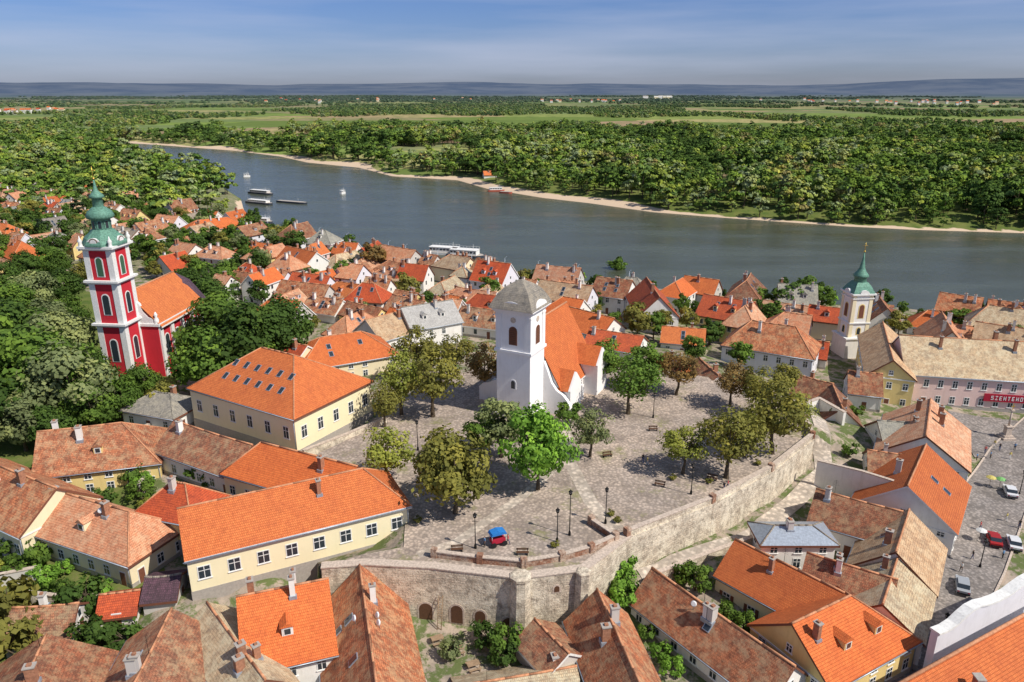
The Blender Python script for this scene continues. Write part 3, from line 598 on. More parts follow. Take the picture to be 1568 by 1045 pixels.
# hall in the lower right corner: single big slope, curved baroque parapet behind
mb=MB(); a=Vector(P(1352,1062,15)); b=Vector(P(1640,903,15)); d=(b-a).normalized(); nrm=Vector((d.y,-d.x)); l=(b-a).length
def W3(s,k,z): q=a+d*s+nrm*k; return (q.x,q.y,z)
mb.face([W3(0,17,6.5),W3(l,17,6.5),W3(l,0,15),W3(0,0,15)],R_NEW)
mb.face([W3(0,0.02,14.7),W3(l,0.02,14.7),W3(l,0.02,3),W3(0,0.02,3)],W_WHT); mb.face([W3(0,0,3),W3(0,17,3),W3(0,17,6.2),W3(0,0,14.7)],W_WHT); mb.face([W3(0,16.6,3),W3(l,16.6,3),W3(l,16.6,6.6),W3(0,16.6,6.6)],W_WHT)
mb.tube(W3(0,0,15.1),W3(l,0,15.1),0.22,0.22,M_RCAP,6)
q=W3(l*0.3,3.5,12.8); mb.box(q[0],q[1],q[2],0.7,0.9,2.4,M_CHIM); mb.box(q[0],q[1],q[2]+2.4,0.95,1.15,0.15,M_PLIN)
mb.finish("large_orange_roofed_hall")
mb=MB(); g0=Vector(P(1440,978,12.6)); g1=Vector(P(1640,886,12.6)); dd=(g1-g0).normalized(); ln=(g1-g0).length; n2=Vector((dd.y,-dd.x,0))
g0=g0-Vector((n2.x,n2.y))*0.8
sh=[(ln,2.3),(ln*0.72,2.3),(ln*0.62,2.15),(ln*0.55,1.7),(ln*0.5,1.3),(ln*0.42,1.15),(ln*0.34,1.3),(ln*0.28,1.6),(ln*0.22,1.5),(ln*0.17,1.0),(ln*0.12,0.3),(ln*0.06,0.0),(0,0.1)]
mb.prism([(0,-9),(ln,-9)]+sh,(g0.x,g0.y,12.8),(dd.x,dd.y,0),(0,0,1),n2,0.9,W_LAV)
for i in range(len(sh)-1):
    p0=Vector((g0.x,g0.y,12.8))+Vector((dd.x,dd.y,0))*sh[i][0]+Vector((0,0,sh[i][1]+0.1)); p1=Vector((g0.x,g0.y,12.8))+Vector((dd.x,dd.y,0))*sh[i+1][0]+Vector((0,0,sh[i+1][1]+0.1))
    dv=(p1-p0)/2; mb.obox((p0+p1)/2,dv,n2*0.65,dv.cross(n2).normalized()*0.12,M_TRIM)
mb.finish("curved_gable_wall")
rh((300,338),(350,333),13,4,9,13,R_NEW,W_YEL,hip=(1,1),name="orange_roofed_house",chim=2)
mb=MB()
pb=Vector(P(1388,572,12.5)); pe=Vector(P(1660,588,12.5)); d=(pe-pb).normalized(); n=Vector((d.y,-d.x)); 
c=pb+d*26+n*0.35
mb.obox((c.x,c.y,8.0),(d.x*9,d.y*9,0),(n.x*0.12,n.y*0.12,0),(0,0,0.9),M_SIGN)
GL={'S':[(0,.34,.2,0),(0,0,.2,0),(0,-.34,.2,0),(-.15,.17,.0,1),(.15,-.17,0,1)],'Z':[(0,.34,.2,0),(0,-.34,.2,0),(0,0,.12,2)],'E':[(-.15,0,0,3),(0.03,.34,.17,0),(0,0,.14,0),(0.03,-.34,.17,0)],'N':[(-.16,0,0,3),(.16,0,0,3),(0,0,.12,2)],'T':[(0,.34,.2,0),(0,0,0,3)],'D':[(-.15,0,0,3),(.15,0,0,3),(0,.34,.14,0),(0,-.34,.14,0)],'R':[(-.15,0,0,3),(0,.34,.16,0),(0,0,.16,0),(.15,.17,0,1),(.1,-.2,.06,2)],'I':[(0,0,0,3)],'K':[(-.15,0,0,3),(.05,.15,.1,2),(.05,-.15,.1,2)],'P':[(-.15,0,0,3),(0,.34,.16,0),(0,0,.16,0),(.15,.17,0,1)],'A':[(-.15,0,0,3),(.15,0,0,3),(0,.34,.14,0),(0,0,.14,0)]}
for i,ch in enumerate("SZENTENDREI KEPTAR"):
    if ch==' ': continue
    q=c+d*(-7.3+i*0.86)+n*0.14
    for gx,gz,hw_,k in GL[ch]:
        sx_,sz_=(hw_,0.05) if k==0 else ((0.05,0.19) if k==1 else ((hw_,0.2) if k==2 else (0.05,0.38)))
        if k==2: a_=Vector((d.x*0.1,d.y*0.1,0.2)); mb.obox((q.x+d.x*gx*1.3,q.y+d.y*gx*1.3,8+gz*1.2),a_,(n.x*0.03,n.y*0.03,0),Vector((-d.x*0.04,-d.y*0.04,0.03)),M_LETT)
        else: mb.obox((q.x+d.x*gx*1.3,q.y+d.y*gx*1.3,8+gz*1.2),(d.x*sx_*1.3,d.y*sx_*1.3,0),(n.x*(0.03+0.004*k),n.y*(0.03+0.004*k),0),(0,0,sz_*1.2),M_LETT)
mb.finish("gallery_sign")
# ------------------------------------------------------------------ churches
def cross(mb,x,y,z,h,mat=M_GOLD):
    mb.tube((x,y,z),(x,y,z+h),0.07,0.07,mat,5); mb.tube((x-h*0.28,y,z+h*0.68),(x+h*0.28,y,z+h*0.68),0.06,0.06,mat,5); mb.lathe([(0.01,z-0.2),(0.28,z),(0.3,z+0.15),(0.01,z+0.4)],x,y,mat,8)
def nave_roof(mb,hw,y0,y1,H,R,roof,wallm,o=0.5):
    sl=R/hw; t=0.2
    for s in (-1,1):
        q=[(s*(hw+o),y0,H-o*sl+t),(s*(hw+o),y1,H-o*sl+t),(0,y1,H+R+t),(0,y0,H+R+t)]
        if newell(q).z<0: q.reverse()
        mb.face(q,roof); q2=[(a,b,c-0.3) for a,b,c in reversed(q)]; mb.face(q2,M_WOOD)
        mb.obox((s*(hw+o),(y0+y1)/2,H-o*sl+t-0.16),(0.05,0,0),(0,(y1-y0)/2,0),(0,0,0.16),M_TRIM)
    for yy in (y0+0.3,y1-0.3):
        q=[(-hw,yy,H),(hw,yy,H),(0,yy,H+R)]
        if yy>y0+1: q.reverse()
        mb.face(q,wallm)
    mb.tube((0,y0,H+R+t),(0,y1,H+R+t),0.2,0.2,M_RCAP,6)
SIDES=lambda tw,td:(((0,-td/2,0),(1,0,0),(0,-1,0)),((tw/2,0,0),(0,1,0),(1,0,0)),((-tw/2,0,0),(0,-1,0),(-1,0,0)),((0,td/2,0),(-1,0,0),(0,1,0)))
mb=MB(); tw,td=7.0,6.2
mb.box(0,0,-2,tw,td,24.2,W_CH)
for z,e,h in ((0,0.25,1.0),(13.6,0.35,0.5),(21.3,0.3,0.3),(21.6,0.6,0.35),(21.95,0.9,0.3)): mb.box(0,0,z,tw+2*e,td+2*e,h,W_CH)
for sx_ in (-1,1):
    for sy_ in (-1,1):
        mb.box(sx_*(tw/2-0.5),sy_*(td/2-0.5),14.1,1.24,1.24,7.2,W_CH); mb.box(sx_*(tw/2-0.5),sy_*(td/2-0.5),20.5,1.4,1.4,0.3,W_CH)
for (p,d,n) in SIDES(tw,td):
    window(mb,Vector(p)+Vector((0,0,15.2)),d,n,1.7,3.6,arch=True,frame=W_CH,glass=M_SHUT)
    for k in range(9): mb.obox(Vector(p)+Vector((0,0,15.5+k*0.36))+Vector(n)*0.1,Vector(d)*0.75,Vector(n)*0.05,(0,0,0.05),M_WOOD)
    ar=[(-2.4,0),(2.4,0)]+[(2.4*math.cos(math.pi*t/10),1.5*math.sin(math.pi*t/10)) for t in range(1,10)]
    mb.prism(ar,Vector(p)+Vector((0,0,22.2))+Vector(n)*0.35,d,(0,0,1),n,0.9,W_CH)
    mb.prism([(0.55*math.cos(a),0.55*math.sin(a)) for a in [2*math.pi*k/12 for k in range(12)]],Vector(p)+Vector((0,0,20.0)),d,(0,0,1),n,0.16,M_COPE)
window(mb,(0,-td/2,6.5),(1,0,0),(0,-1,0),0.8,1.6,arch=True,frame=W_CH); window(mb,(0,-td/2,0.2),(1,0,0),(0,-1,0),1.6,3.2,arch=True,frame=M_COPE,glass=M_WOOD)
q=math.sqrt(2)
mb.lathe([(4.45*q,22.2),(4.25*q,22.7),(3.7*q,23.8),(3.0*q,25.0),(2.0*q,26.0),(0.9*q,26.7),(0.12,27.2)],0,0,R_GRY,4,math.pi/4,False); cross(mb,0,0,27.2,1.8,M_IRON)
fac=[(-10.8,-1),(9.2,-1),(9.2,2.2),(8.6,3.2),(7.6,4.3),(6.3,5.0),(5.2,6.4),(4.4,8.6),(3.6,10.5),(-3.6,10.5),(-4.4,8.2),(-5.4,6.3),(-6.8,5.0),(-8.6,4.1),(-10.0,3.6),(-10.8,2.8)]
mb.prism(fac,(0,td/2+0.2,0),(1,0,0),(0,0,1),(0,-1,0),0.9,W_CH)
mb.box(-9.0,td/2+3.3,-1,3.4,6,3.3,W_CH); 
hw=6.9; y0,y1=td/2+0.5,22
mb.box(0,(y0+y1)/2,-1,2*hw,y1-y0-0.6,5.9,W_CH)
nave_roof(mb,hw,y0,y1,4.8,12.2,R_NEW,W_CH)
for k in range(4):
    yy=y0+2.5+k*4; mb.box(hw+0.6,yy-1.9,-1,1.4,0.9,4.2,W_CH); window(mb,(hw,yy,1.6),(0,1,0),(1,0,0),1.0,2.3,arch=True,frame=W_CH)
for (yy,xo,hh) in ((y1-3.8,1.2,6.6),(y0+3.2,0.4,4.9)):
    mb.box(hw+xo,yy,-1,2.6+xo,5.6,hh+1,W_CH); mb.prism([(-3,0),(3,0),(0,3.1)],(hw+xo,yy,hh),(0,1,0),(0,0,1),(1,0,0),2.7+xo,W_CH)
    for s in (-1,1):
        qd=[(hw-4,yy+s*3.3,hh-0.05),(hw+1.6*xo+0.9,yy+s*3.3,hh-0.05),(hw+1.6*xo+0.9,yy,hh+3.3),(hw-4,yy,hh+3.3)]
        if newell(qd).z<0: qd.reverse()
        mb.face(qd,R_NEW)
mb.lathe([(4.6,-1),(4.6,5.6)],0,y1,W_CH,10); mb.lathe([(5.2,5.6),(0.1,9.8)],0,y1,R_NEW,10,0,False)
x,y=P(797,644,ZP); RECTS.append((x+5,y+10,-0.45,30,20))
mb.finish("parish_church",(x,y+3,ZP),-math.radians(27))
# red cathedral
mb=MB(); tw=6.2
mb.box(0,0,-3,tw,tw,33.8,W_RED)
for z,e,h in ((-1,0.4,2),(13.0,0.3,0.4),(13.4,0.75,0.45),(22.6,0.3,0.4),(23.0,0.75,0.45),(29.9,0.3,0.4),(30.3,0.8,0.5)): mb.box(0,0,z,tw+2*e,tw+2*e,h,M_TRIM)
for z,h in ((1,12),(13.9,8.7),(23.5,6.4)):
    for sx_ in (-1,1):
        for sy_ in (-1,1): mb.box(sx_*(tw/2-0.55),sy_*(tw/2-0.55),z,1.3,1.3,h,M_TRIM)
for (p,d,n) in SIDES(tw,tw):
    p=Vector(p);n_=Vector(n)
    window(mb,p+Vector((0,0,15.8)),d,n,1.4,4.4,arch=True); window(mb,p+Vector((0,0,24.3)),d,n,1.3,4.0,arch=True,glass=M_GSH)
    window(mb,p+Vector((0,0,5)),d,n,1.4,5,arch=True)
    ar=[(-1.8,0),(1.8,0)]+[(1.8*math.cos(math.pi*t/10),1.8*math.sin(math.pi*t/10)) for t in range(1,10)]
    mb.prism(ar,p+Vector((0,0,30.8))+n_*0.3,d,(0,0,1),n,0.8,M_TRIM)
    mb.prism([(0.95*math.cos(2*math.pi*k/16),0.95*math.sin(2*math.pi*k/16)) for k in range(16)],p+Vector((0,0,31.6))+n_*0.72,d,(0,0,1),n,0.12,M_WOOD)
    mb.prism([(0.75*math.cos(2*math.pi*k/16),0.75*math.sin(2*math.pi*k/16)) for k in range(16)],p+Vector((0,0,31.6))+n_*0.76,d,(0,0,1),n,0.12,M_TRIM)
for sx_ in (-1,1):
    for sy_ in (-1,1): mb.lathe([(0.45,30.8),(0.35,31.5),(0.5,31.9),(0.15,32.5),(0.05,33)],sx_*3.3,sy_*3.3,M_TRIM,8)
mb.lathe([(4.4,30.8),(4.4,31.2),(3.9,32.3),(2.9,33.2),(2.1,34.0)],0,0,M_COP,8,math.pi/8,False)
mb.lathe([(1.8,34.0),(1.8,36.0),(2.6,36.3),(2.8,36.8),(2.4,37.7),(1.5,38.4),(1.1,38.7)],0,0,M_COP,16)
mb.lathe([(1.05,38.6),(1.0,40.4),(1.5,40.6),(1.4,41.0),(0.85,41.6),(0.45,42.1),(0.26,43.2),(0.08,44.4)],0,0,M_COP,12)
for k in range(8):
    a=k*math.pi/4+math.pi/8; window(mb,(1.75*math.cos(a),1.75*math.sin(a),34.3),(-math.sin(a),math.cos(a),0),(math.cos(a),math.sin(a),0),0.6,1.5,arch=True,frame=M_COP)
cross(mb,0,0,44.4,2.6)
hw=6.2;y0,y1=tw/2-0.5,23
mb.box(1.0,(y0+y1)/2,-3,2*hw,y1-y0,14.6,W_RED); mb.box(1.0,(y0+y1)/2,11.5,2*hw+1.2,y1-y0+0.6,0.6,M_TRIM)
for k in range(5):
    yy=y0+0.8+k*4.6; mb.box(1.0+hw+0.1,yy,-1,0.7,1.2,12.5,M_TRIM); 
    if k<4: window(mb,(1+hw,yy+2.3,3.6),(0,1,0),(1,0,0),1.5,5.2,arch=True)
mb2=MB(); nave_roof(mb2,hw+0.3,y0,y1,12.0,7.0,R_NEW,W_RED,0.7)
off_=len(mb.v); mb.v+=[(a+1.0,b,c) for a,b,c in mb2.v]; 
for f,mi_,s_ in zip(mb2.f,mb2.mi,mb2.sm): mb.f.append(tuple(i+off_ for i in f)); mb.mi.append(mb.m(mb2.mats[mi_])); mb.sm.append(s_)
mb.prism([(0,0),(3.2,0),(3.2,1.2),(2.2,1.6),(1.2,2.8),(0.6,4.6),(0,5.2)],(tw/2,tw/2-0.2,12.0),(1,0,0),(0,0,1),(0,-1,0),0.7,M_TRIM)
mb.lathe([(0.5,12.1),(0.6,13.0),(0.25,13.6),(0.45,14.1),(0.05,14.8)],1+hw-0.3,y0+0.4,M_TRIM,8)
mb.lathe([(5.2,-2),(5.2,11.2)],1,y1+1,W_RED,10); mb.lathe([(6.4,11.2),(3.0,16.6),(0.1,18.6)],1,y1+1,R_DRK,10,0,False)
x,y=P(184,588,12); RECTS.append((x,y+15,0,18,40)); mb.finish("red_cathedral",(x,y+4,12),-math.radians(5))
# square church tower
mb=MB(); tw=5.4; CW=W_WHT
mb.box(0,0,-2,tw+1.6,tw+1.6,7.4,CW); mb.box(0,0,5.4,tw+2.2,tw+2.2,0.4,M_TRIM); mb.box(0,0,5.8,tw,tw,12,CW)
for z,e,h in ((9.6,0.3,0.3),(16.4,0.3,0.3),(17.5,0.6,0.4)): mb.box(0,0,z,tw+2*e,tw+2*e,h,M_TRIM)
for sx_ in (-1,1):
    for sy_ in (-1,1): mb.box(sx_*(tw/2-0.4),sy_*(tw/2-0.4),5.8,1.0,1.0,11.6,W_CRM)
for (p,d,n) in SIDES(tw,tw):
    p=Vector(p); window(mb,p+Vector((0,0,11.2)),d,n,1.3,3.6,arch=True,frame=W_YEL,glass=M_SHUT); window(mb,p+Vector((0,0,6.6)),d,n,0.9,1.8,arch=True,frame=W_YEL)
    ar=[(-1.3,0),(1.3,0)]+[(1.3*math.cos(math.pi*t/8),1.0*math.sin(math.pi*t/8)) for t in range(1,8)]; mb.prism(ar,p+Vector((0,0,17.85))+Vector(n)*0.2,d,(0,0,1),n,0.6,M_TRIM)
mb.lathe([(4.2,17.9),(4.0,18.3),(3.1,19.6),(2.3,20.4),(2.1,20.6)],0,0,M_COP,4,math.pi/4,False)
mb.lathe([(1.6,20.3),(1.5,21.8),(2.0,22.0),(1.9,22.5),(1.15,23.4),(0.75,24.2),(0.33,26.5),(0.08,28.6)],0,0,M_COP,10); cross(mb,0,0,28.6,2.4)
x,y=P(1307,548,5); RECTS.append((x,y+3,0,9,9)); mb.finish("baroque_church_tower",(x,y+3,5),math.radians(6))
rh((1352,494),(1368,552),10,5,12.5,16.5,R_TAN,W_YEL,name="baroque_church_nave",chim=0)
# ------------------------------------------------------------------ procedural town blocks
def clash(x,y,ang,L_,W_,mrg=1.0):
    ca,sa=math.cos(ang),math.sin(ang)
    pts=[(x+a*L_/2*ca-b*W_/2*sa,y+a*L_/2*sa+b*W_/2*ca) for a in (-1,0,1) for b in (-1,0,1)]
    for rx,ry,ra,rl,rw_ in RECTS:
        if abs(rx-x)+abs(ry-y)>70: continue
        c,s=math.cos(ra),math.sin(ra)
        for px,py in pts:
            dx,dy=px-rx,py-ry; u=dx*c+dy*s; v=-dx*s+dy*c
            if abs(u)<rl/2+mrg and abs(v)<rw_/2+mrg: return True
        for a in (-1,0,1):
            for b in (-1,0,1):
                qx=rx+a*rl/2*c-b*rw_/2*s-x; qy=ry+a*rl/2*s+b*rw_/2*c-y
                if abs(qx*ca+qy*sa)<L_/2+mrg and abs(-qx*sa+qy*ca)<W_/2+mrg: return True
    return False
arA=math.atan2(240-396,174+118); cnt=0
roofs=[R_NEW,R_NEW,R_NEW,R_RED,R_OLD,R_OLD,R_PINK,R_PINK,R_PINK,R_BRN,R_TAN,R_TAN,R_OLD,R_GRY]
walls=[W_WHT,W_WHT,W_CRM,W_YEL,W_PNK,W_LAV,W_GRY,W_WHT]
c0=Vector(P(740,430,3)); dirv=Vector((math.cos(arA),math.sin(arA))); nv=Vector((-dirv.y,dirv.x))
cands=[]
for tt in range(-14,26):
    for ss in range(-29,29):
        q=c0+dirv*(ss*14.2+random.uniform(-2,2)+(tt%2)*6)-nv*(tt*12.4+ (2.0 if tt%3==0 else 0)-6+random.uniform(-1.2,1.2))
        cands.append((q.x,q.y))
ca=np.array(cands); okm=inpoly(ca[:,0],ca[:,1],FILL)&~inpoly(ca[:,0],ca[:,1],RIV); dR,_=pld(ca[:,0],ca[:,1],NB); dP,_=pld(ca[:,0],ca[:,1],PLAT,True); okm&=(dR>18)&(dP>5)&~inpoly(ca[:,0],ca[:,1],PLAT)
HZ=heights(ca[:,0],ca[:,1])
trees_town=[]
for (x,y),ok,z in zip(cands,okm,HZ):
    if not ok: continue
    left=x<-95
    if random.random()>(0.95 if not left else 0.62): trees_town.append((x,y,z)); trees_town.append((x+4,y-4,z)); continue
    an=arA+random.gauss(0,0.12)+(math.pi/2 if random.random()<0.4 else 0)
    for att in range(3):
        L_=random.uniform(11.5,19.5)*(1-0.25*att); W_=random.uniform(8.5,12)*(1-0.18*att)
        if not clash(x,y,an,L_,W_,-0.1): break
    else:
        if not clash(x,y,an,3,3,0): trees_town.append((x,y,z))
        continue
    fl=random.choice((1,2,1,2)); H=2.8*fl+random.uniform(0.3,1.0); Rr_=W_*random.uniform(0.36,0.5)
    hp=random.choice(((0,0),(0,0),(0,0),(1,0),(1,1)))
    house(x,y,an,L_,W_,z,z+H,z+H+Rr_,random.choice(roofs),random.choice(walls),hip=hp,name="town_house",detail=False,chim=random.randint(1,3),sky_=random.choice((0,0,2,3)),dorm=random.choice((0,0,0,1,2)),skyside=random.choice((-1,1)))
    cnt+=1
    for _ in range(4 if left else 2):
        tx=x+random.uniform(-10,10); ty=y+random.uniform(-10,10)
        if random.random()<0.6 and not clash(tx,ty,0,1.6,1.6,0): trees_town.append((tx,ty,z))
# ------------------------------------------------------------------ trees
def tree_mesh(name,H,cr,th,nclump,nleaf,ls,seed,mat,low=False,squash=1.0):
    r=np.random.default_rng(seed); mb=MB()
    lean=r.normal(0,0.25,2); top=Vector((lean[0],lean[1],max(th,0.2)+ (H-th)*0.55)); rt=0.02*H+0.06
    k1=Vector((lean[0]*0.3,lean[1]*0.2,max(th,0.3)*0.6)); k2=Vector((lean[0]*0.6,lean[1]*0.7,max(th,0.5)))
    mb.tube((0,0,-0.6),k1,rt*1.35,rt,M_BARK,7); mb.tube(k1,k2,rt,rt*0.8,M_BARK,7); mb.tube(k2,top,rt*0.8,rt*0.25,M_BARK,6)
    cz=th+(H-th)*0.5; rz=(H-th)*0.5*squash
    C=[];RC=[]
    for i in range(nclump):
        d=r.normal(size=3); d/=np.linalg.norm(d); rr=r.uniform(0.35,1.0)**0.6*0.82
        if d[2]<-0.5: d[2]*=0.75
        c=np.array([d[0]*cr*rr*r.uniform(0.8,1.12),d[1]*cr*rr*r.uniform(0.8,1.12),cz+d[2]*rz*rr]); C.append(c); RC.append(cr*r.uniform(0.2,0.36))
    nl=min(9,nclump) if not low else 2
    for i in range(nl):
        c=C[i]; t=r.uniform(0.1,0.8); s=k2.lerp(top,t); mid=s.lerp(Vector(c),0.5)+Vector((0,0,0.1*cr)); mb.tube(s,mid,rt*0.4,rt*0.25,M_BARK,5); mb.tube(mid,c,rt*0.25,rt*0.08,M_BARK,4)
    nb=len(mb.v); fb=len(mb.f)
    vs=[];cl=[]
    for c,R_ in zip(C,RC):
        n=int(nleaf*r.uniform(0.75,1.25)); d=r.normal(size=(n,3)); d/=np.linalg.norm(d,axis=1)[:,None]
        if low: d[:,2]=np.abs(d[:,2])*0.9+d[:,2]*0.1
        p=c+d*R_*np.array([1,1,0.75])*r.uniform(0.45,1.1,(n,1))**0.7
        o=(p-np.array([0,0,cz])); o/=np.linalg.norm(o,axis=1)[:,None]+1e-6
        nn=d*0.7+o*0.6+r.normal(size=(n,3))*0.45+np.array([0,0,0.25]); nn/=np.linalg.norm(nn,axis=1)[:,None]
        a=np.cross(nn,r.normal(size=(n,3))); a/=np.linalg.norm(a,axis=1)[:,None]+1e-9; b=np.cross(nn,a)
        s=ls*r.uniform(0.6,1.25,(n,1)); s2=s*r.uniform(0.55,0.9,(n,1))
        q=np.stack([p-a*s,p-b*s2,p+a*s,p+b*s2],1); vs.append(q.reshape(-1,3))
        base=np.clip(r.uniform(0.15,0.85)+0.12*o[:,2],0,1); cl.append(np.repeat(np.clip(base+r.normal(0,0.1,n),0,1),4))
    vs=np.concatenate(vs); cl=np.concatenate(cl); nq=len(vs)//4
    V=mb.v+vs.tolist(); F=mb.f+(np.arange(nq*4).reshape(-1,4)+nb).tolist()
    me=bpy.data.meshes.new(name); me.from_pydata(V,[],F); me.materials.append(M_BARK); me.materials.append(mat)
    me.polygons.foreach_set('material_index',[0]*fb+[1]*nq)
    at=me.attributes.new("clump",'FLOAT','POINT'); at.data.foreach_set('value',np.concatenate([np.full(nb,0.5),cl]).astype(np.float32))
    me.update(); return me
TA=[tree_mesh("broad_crown",10,4.9,1.0,56,95,0.27,s,M_LEAF) for s in (1,2,3)]
TB=[tree_mesh("oval_crown",10,3.7,1.3,44,85,0.25,s,M_LEAF) for s in (11,12,13)]
TC=[tree_mesh("airy_crown",10,4.3,1.7,34,75,0.23,s,M_LEAF) for s in (21,22,23)]
TD=[tree_mesh("conifer",10,1.7,0.8,30,70,0.22,s,M_LEAF) for s in (31,)]
TS=[tree_mesh("bush_crown",3,1.9,0.1,18,60,0.18,s,M_LEAF) for s in (41,42)]
TM=[tree_mesh("mid_crown",10,4.4,1.0,26,50,0.42,s,M_LEAF) for s in (51,52,53,54)]
def tree(name,x,y,z,me,h,col,wx=1.0):
    o=bpy.data.objects.new(name,me); sc.collection.objects.link(o); base=3 if me in TS else 10; s=h/base
    o.location=(x,y,z); o.scale=(s*wx,s*wx,s); o.rotation_euler=(0,0,random.uniform(0,6.28)); k=random.uniform(0.85,1.18); o.color=(col[0]*k,col[1]*k,col[2]*k,1); return o
DK=(0.065,0.12,0.022);MID=(0.11,0.19,0.03);BR=(0.18,0.34,0.045);OL=(0.2,0.195,0.043);YL=(0.25,0.28,0.053);BN=(0.24,0.16,0.055);SV=(0.2,0.24,0.1)
def tp(u,v,h,me,col,wx=1.0,z=None,name="linden_tree"):
    zz=z if z is not None else ZP
    x,y=P(u,v,zz)
    for _ in range(3): zz=hz(x,y) if z is not None else zz; x,y=P(u,v,zz) 
    tree(name,x,y,zz if z is None else hz(x,y),me,h,col,wx)
c=random.choice
tp(697,786,14,TA[0],OL,1.02,name="chestnut_tree"); tp(824,750,15,TA[1],BR,0.84); tp(768,700,12,TB[0],SV,1.1); tp(596,742,10.5,TC[0],YL,1.15,name="locust_tree")
tp(1045,726,9,TC[1],YL,1.2,name="locust_tree"); tp(1112,732,12.5,TC[2],OL,1.15,name="locust_tree"); tp(1182,695,14,TC[0],OL,1.1,name="locust_tree"); tp(1035,605,10,TC[1],BN,1.2,name="locust_tree")
tp(962,634,13,TC[2],MID,1.15,name="locust_tree"); tp(903,700,9.5,TC[0],SV,1.05,name="locust_tree"); tp(663,638,15,TC[1],OL,1.05,name="locust_tree"); tp(615,635,14,TC[2],YL,0.9,name="locust_tree"); tp(742,605,12,TC[0],BN,0.9,name="locust_tree")
tp(1118,622,10,TC[2],BN,1.1,name="locust_tree"); tp(925,590,11,TB[1],MID,1.1); tp(988,598,11,TB[2],MID,1.1); tp(1165,640,11,TC[1],OL,1.1,name="locust_tree"); tp(1215,660,8,TC[0],YL,1.1,name="locust_tree"); tp(1140,700,9,TC[0],YL,1.0,name="locust_tree")
tp(700,575,10,TC[1],OL,1.1,name="locust_tree"); tp(640,575,12,TC[0],OL,1.1,name="locust_tree"); tp(1060,560,8,TB[0],MID,1.1); tp(1200,612,8,TB[2],OL,1.1); tp(735,700,8,TB[2],MID,1.1); tp(590,655,9,TC[2],OL,1.0,name="locust_tree"); tp(870,650,5,TS[0],MID,1.0,name="shrub")
for u,v in ((945,800),(935,790),(850,838),(660,700),(1085,740),(1160,712),(640,800),(1030,735)): tp(u,v,1.0,TS[0],OL,1.3,name="shrub")
for u,v,h,k,col,wx in ((365,590,20,0,DK,1.15),(322,606,16,1,MID,1.1),(420,570,17,2,DK,1.15),(345,560,19,2,MID,1.1),(440,545,17,1,DK,1.0),(390,600,13,1,MID,1.1),
  (70,640,21,0,MID,1.1),(120,650,18,1,SV,1.1),(20,640,20,2,DK,1.1),(-20,600,22,1,MID,1.1),(60,580,20,0,DK,1.05),(105,590,18,2,SV,1.0),(-30,690,18,0,DK,1.1),(150,662,11,1,MID,1.1),(190,645,10,0,MID,1),(225,614,9,1,MID,1),(40,690,12,2,SV,1.1),(145,620,13,2,DK,1),(90,690,10,0,DK,1),
  (20,500,14,0,MID,1.2),(60,480,14,2,SV,1.1),(100,470,13,1,DK,1.1),(-20,540,15,0,DK,1.2),(110,520,13,0,MID,1),(305,470,13,1,DK,1.2),(345,455,11,2,MID,1.1),(330,485,13,0,DK,1),(80,540,15,1,SV,1.1),(10,450,13,1,DK,1.1),(-40,480,16,2,MID,1.1),(130,440,10,0,OL,1),
  (90,430,12,0,MID,1.1),(45,430,12,1,DK,1.1),(215,345,13,0,MID,1.1),(250,350,12,2,DK,1.1),(280,345,11,1,OL,1.1),(170,350,12,1,MID,1),(20,400,12,0,MID,1.1),(280,560,10,0,MID,1),(250,640,8,1,OL,1)):
    tp(u,v,h,TA[k],col,wx,z=10,name="chestnut_tree")
for u,v,h in ((70,375,15),(122,345,17),(225,300,12),(235,395,9),(540,425,10),(20,380,12)): tp(u,v,h,TD[0],(0.03,0.055,0.025),1.3,z=5,name="spruce_tree")
for u,v,h,k,col in ((570,420,14,0,BN),(590,417,10,1,BN),(625,468,12,1,OL),(290,378,10,0,MID),(270,400,10,2,DK),(750,465,10,1,MID),(945,425,10,0,MID),(1080,462,9,2,MID),(1130,570,8,1,MID),(975,520,11,1,OL),(1200,485,14,0,DK),(1165,480,10,2,MID),(1225,482,14,1,MID),(1255,478,11,0,MID),(1345,480,9,1,DK),(1065,455,8,0,MID),(1500,500,8,1,MID),(1540,500,8,2,MID),(1330,475,7,0,MID),(1000,520,9,2,MID),(820,455,7,1,DK),(525,430,9,2,MID),(600,465,8,0,DK),(480,440,8,1,MID),(1180,500,9,0,MID)):
    tp(u,v,h,TM[k],col,1.1,z=4)
for u,v,h,k,col in ((745,990,4,0,DK),(775,1000,4.5,1,MID),(690,1010,3,0,SV),(770,1020,3.5,0,DK),(1065,905,4.5,1,MID),(1045,895,3.5,0,MID),(950,905,4,0,BR),(952,880,4,1,BR),(955,930,4,0,BR),(1110,950,3,0,MID),(1140,965,3,1,MID),(140,860,4,0,YL),(190,855,3.5,1,YL),(175,870,3,0,BR),(60,865,5,0,MID),(130,940,6,0,DK),(20,860,4,1,MID),(100,880,2.5,1,BR),(150,1010,6,1,DK),(190,1000,5,0,DK),(165,985,4,0,MID),(15,980,9,0,OL),(8,1040,9,1,OL),
  (1300,700,3,0,MID),(1275,640,2.5,1,MID),(300,735,3.5,0,MID),(320,745,3,1,DK),(205,740,4,0,MID),(220,765,4,1,MID),(1010,1010,3,0,BR),(1030,1035,3,1,BR),(990,980,2.5,0,MID),(1330,870,2.5,0,MID),(1365,720,3,0,YL),(945,895,3,1,BR),(948,920,3.5,1,MID),(1310,640,3,0,MID),(1330,740,3,1,DK)):
    tp(u,v,h,TS[k],col,1.0,z=7,name="garden_bush")
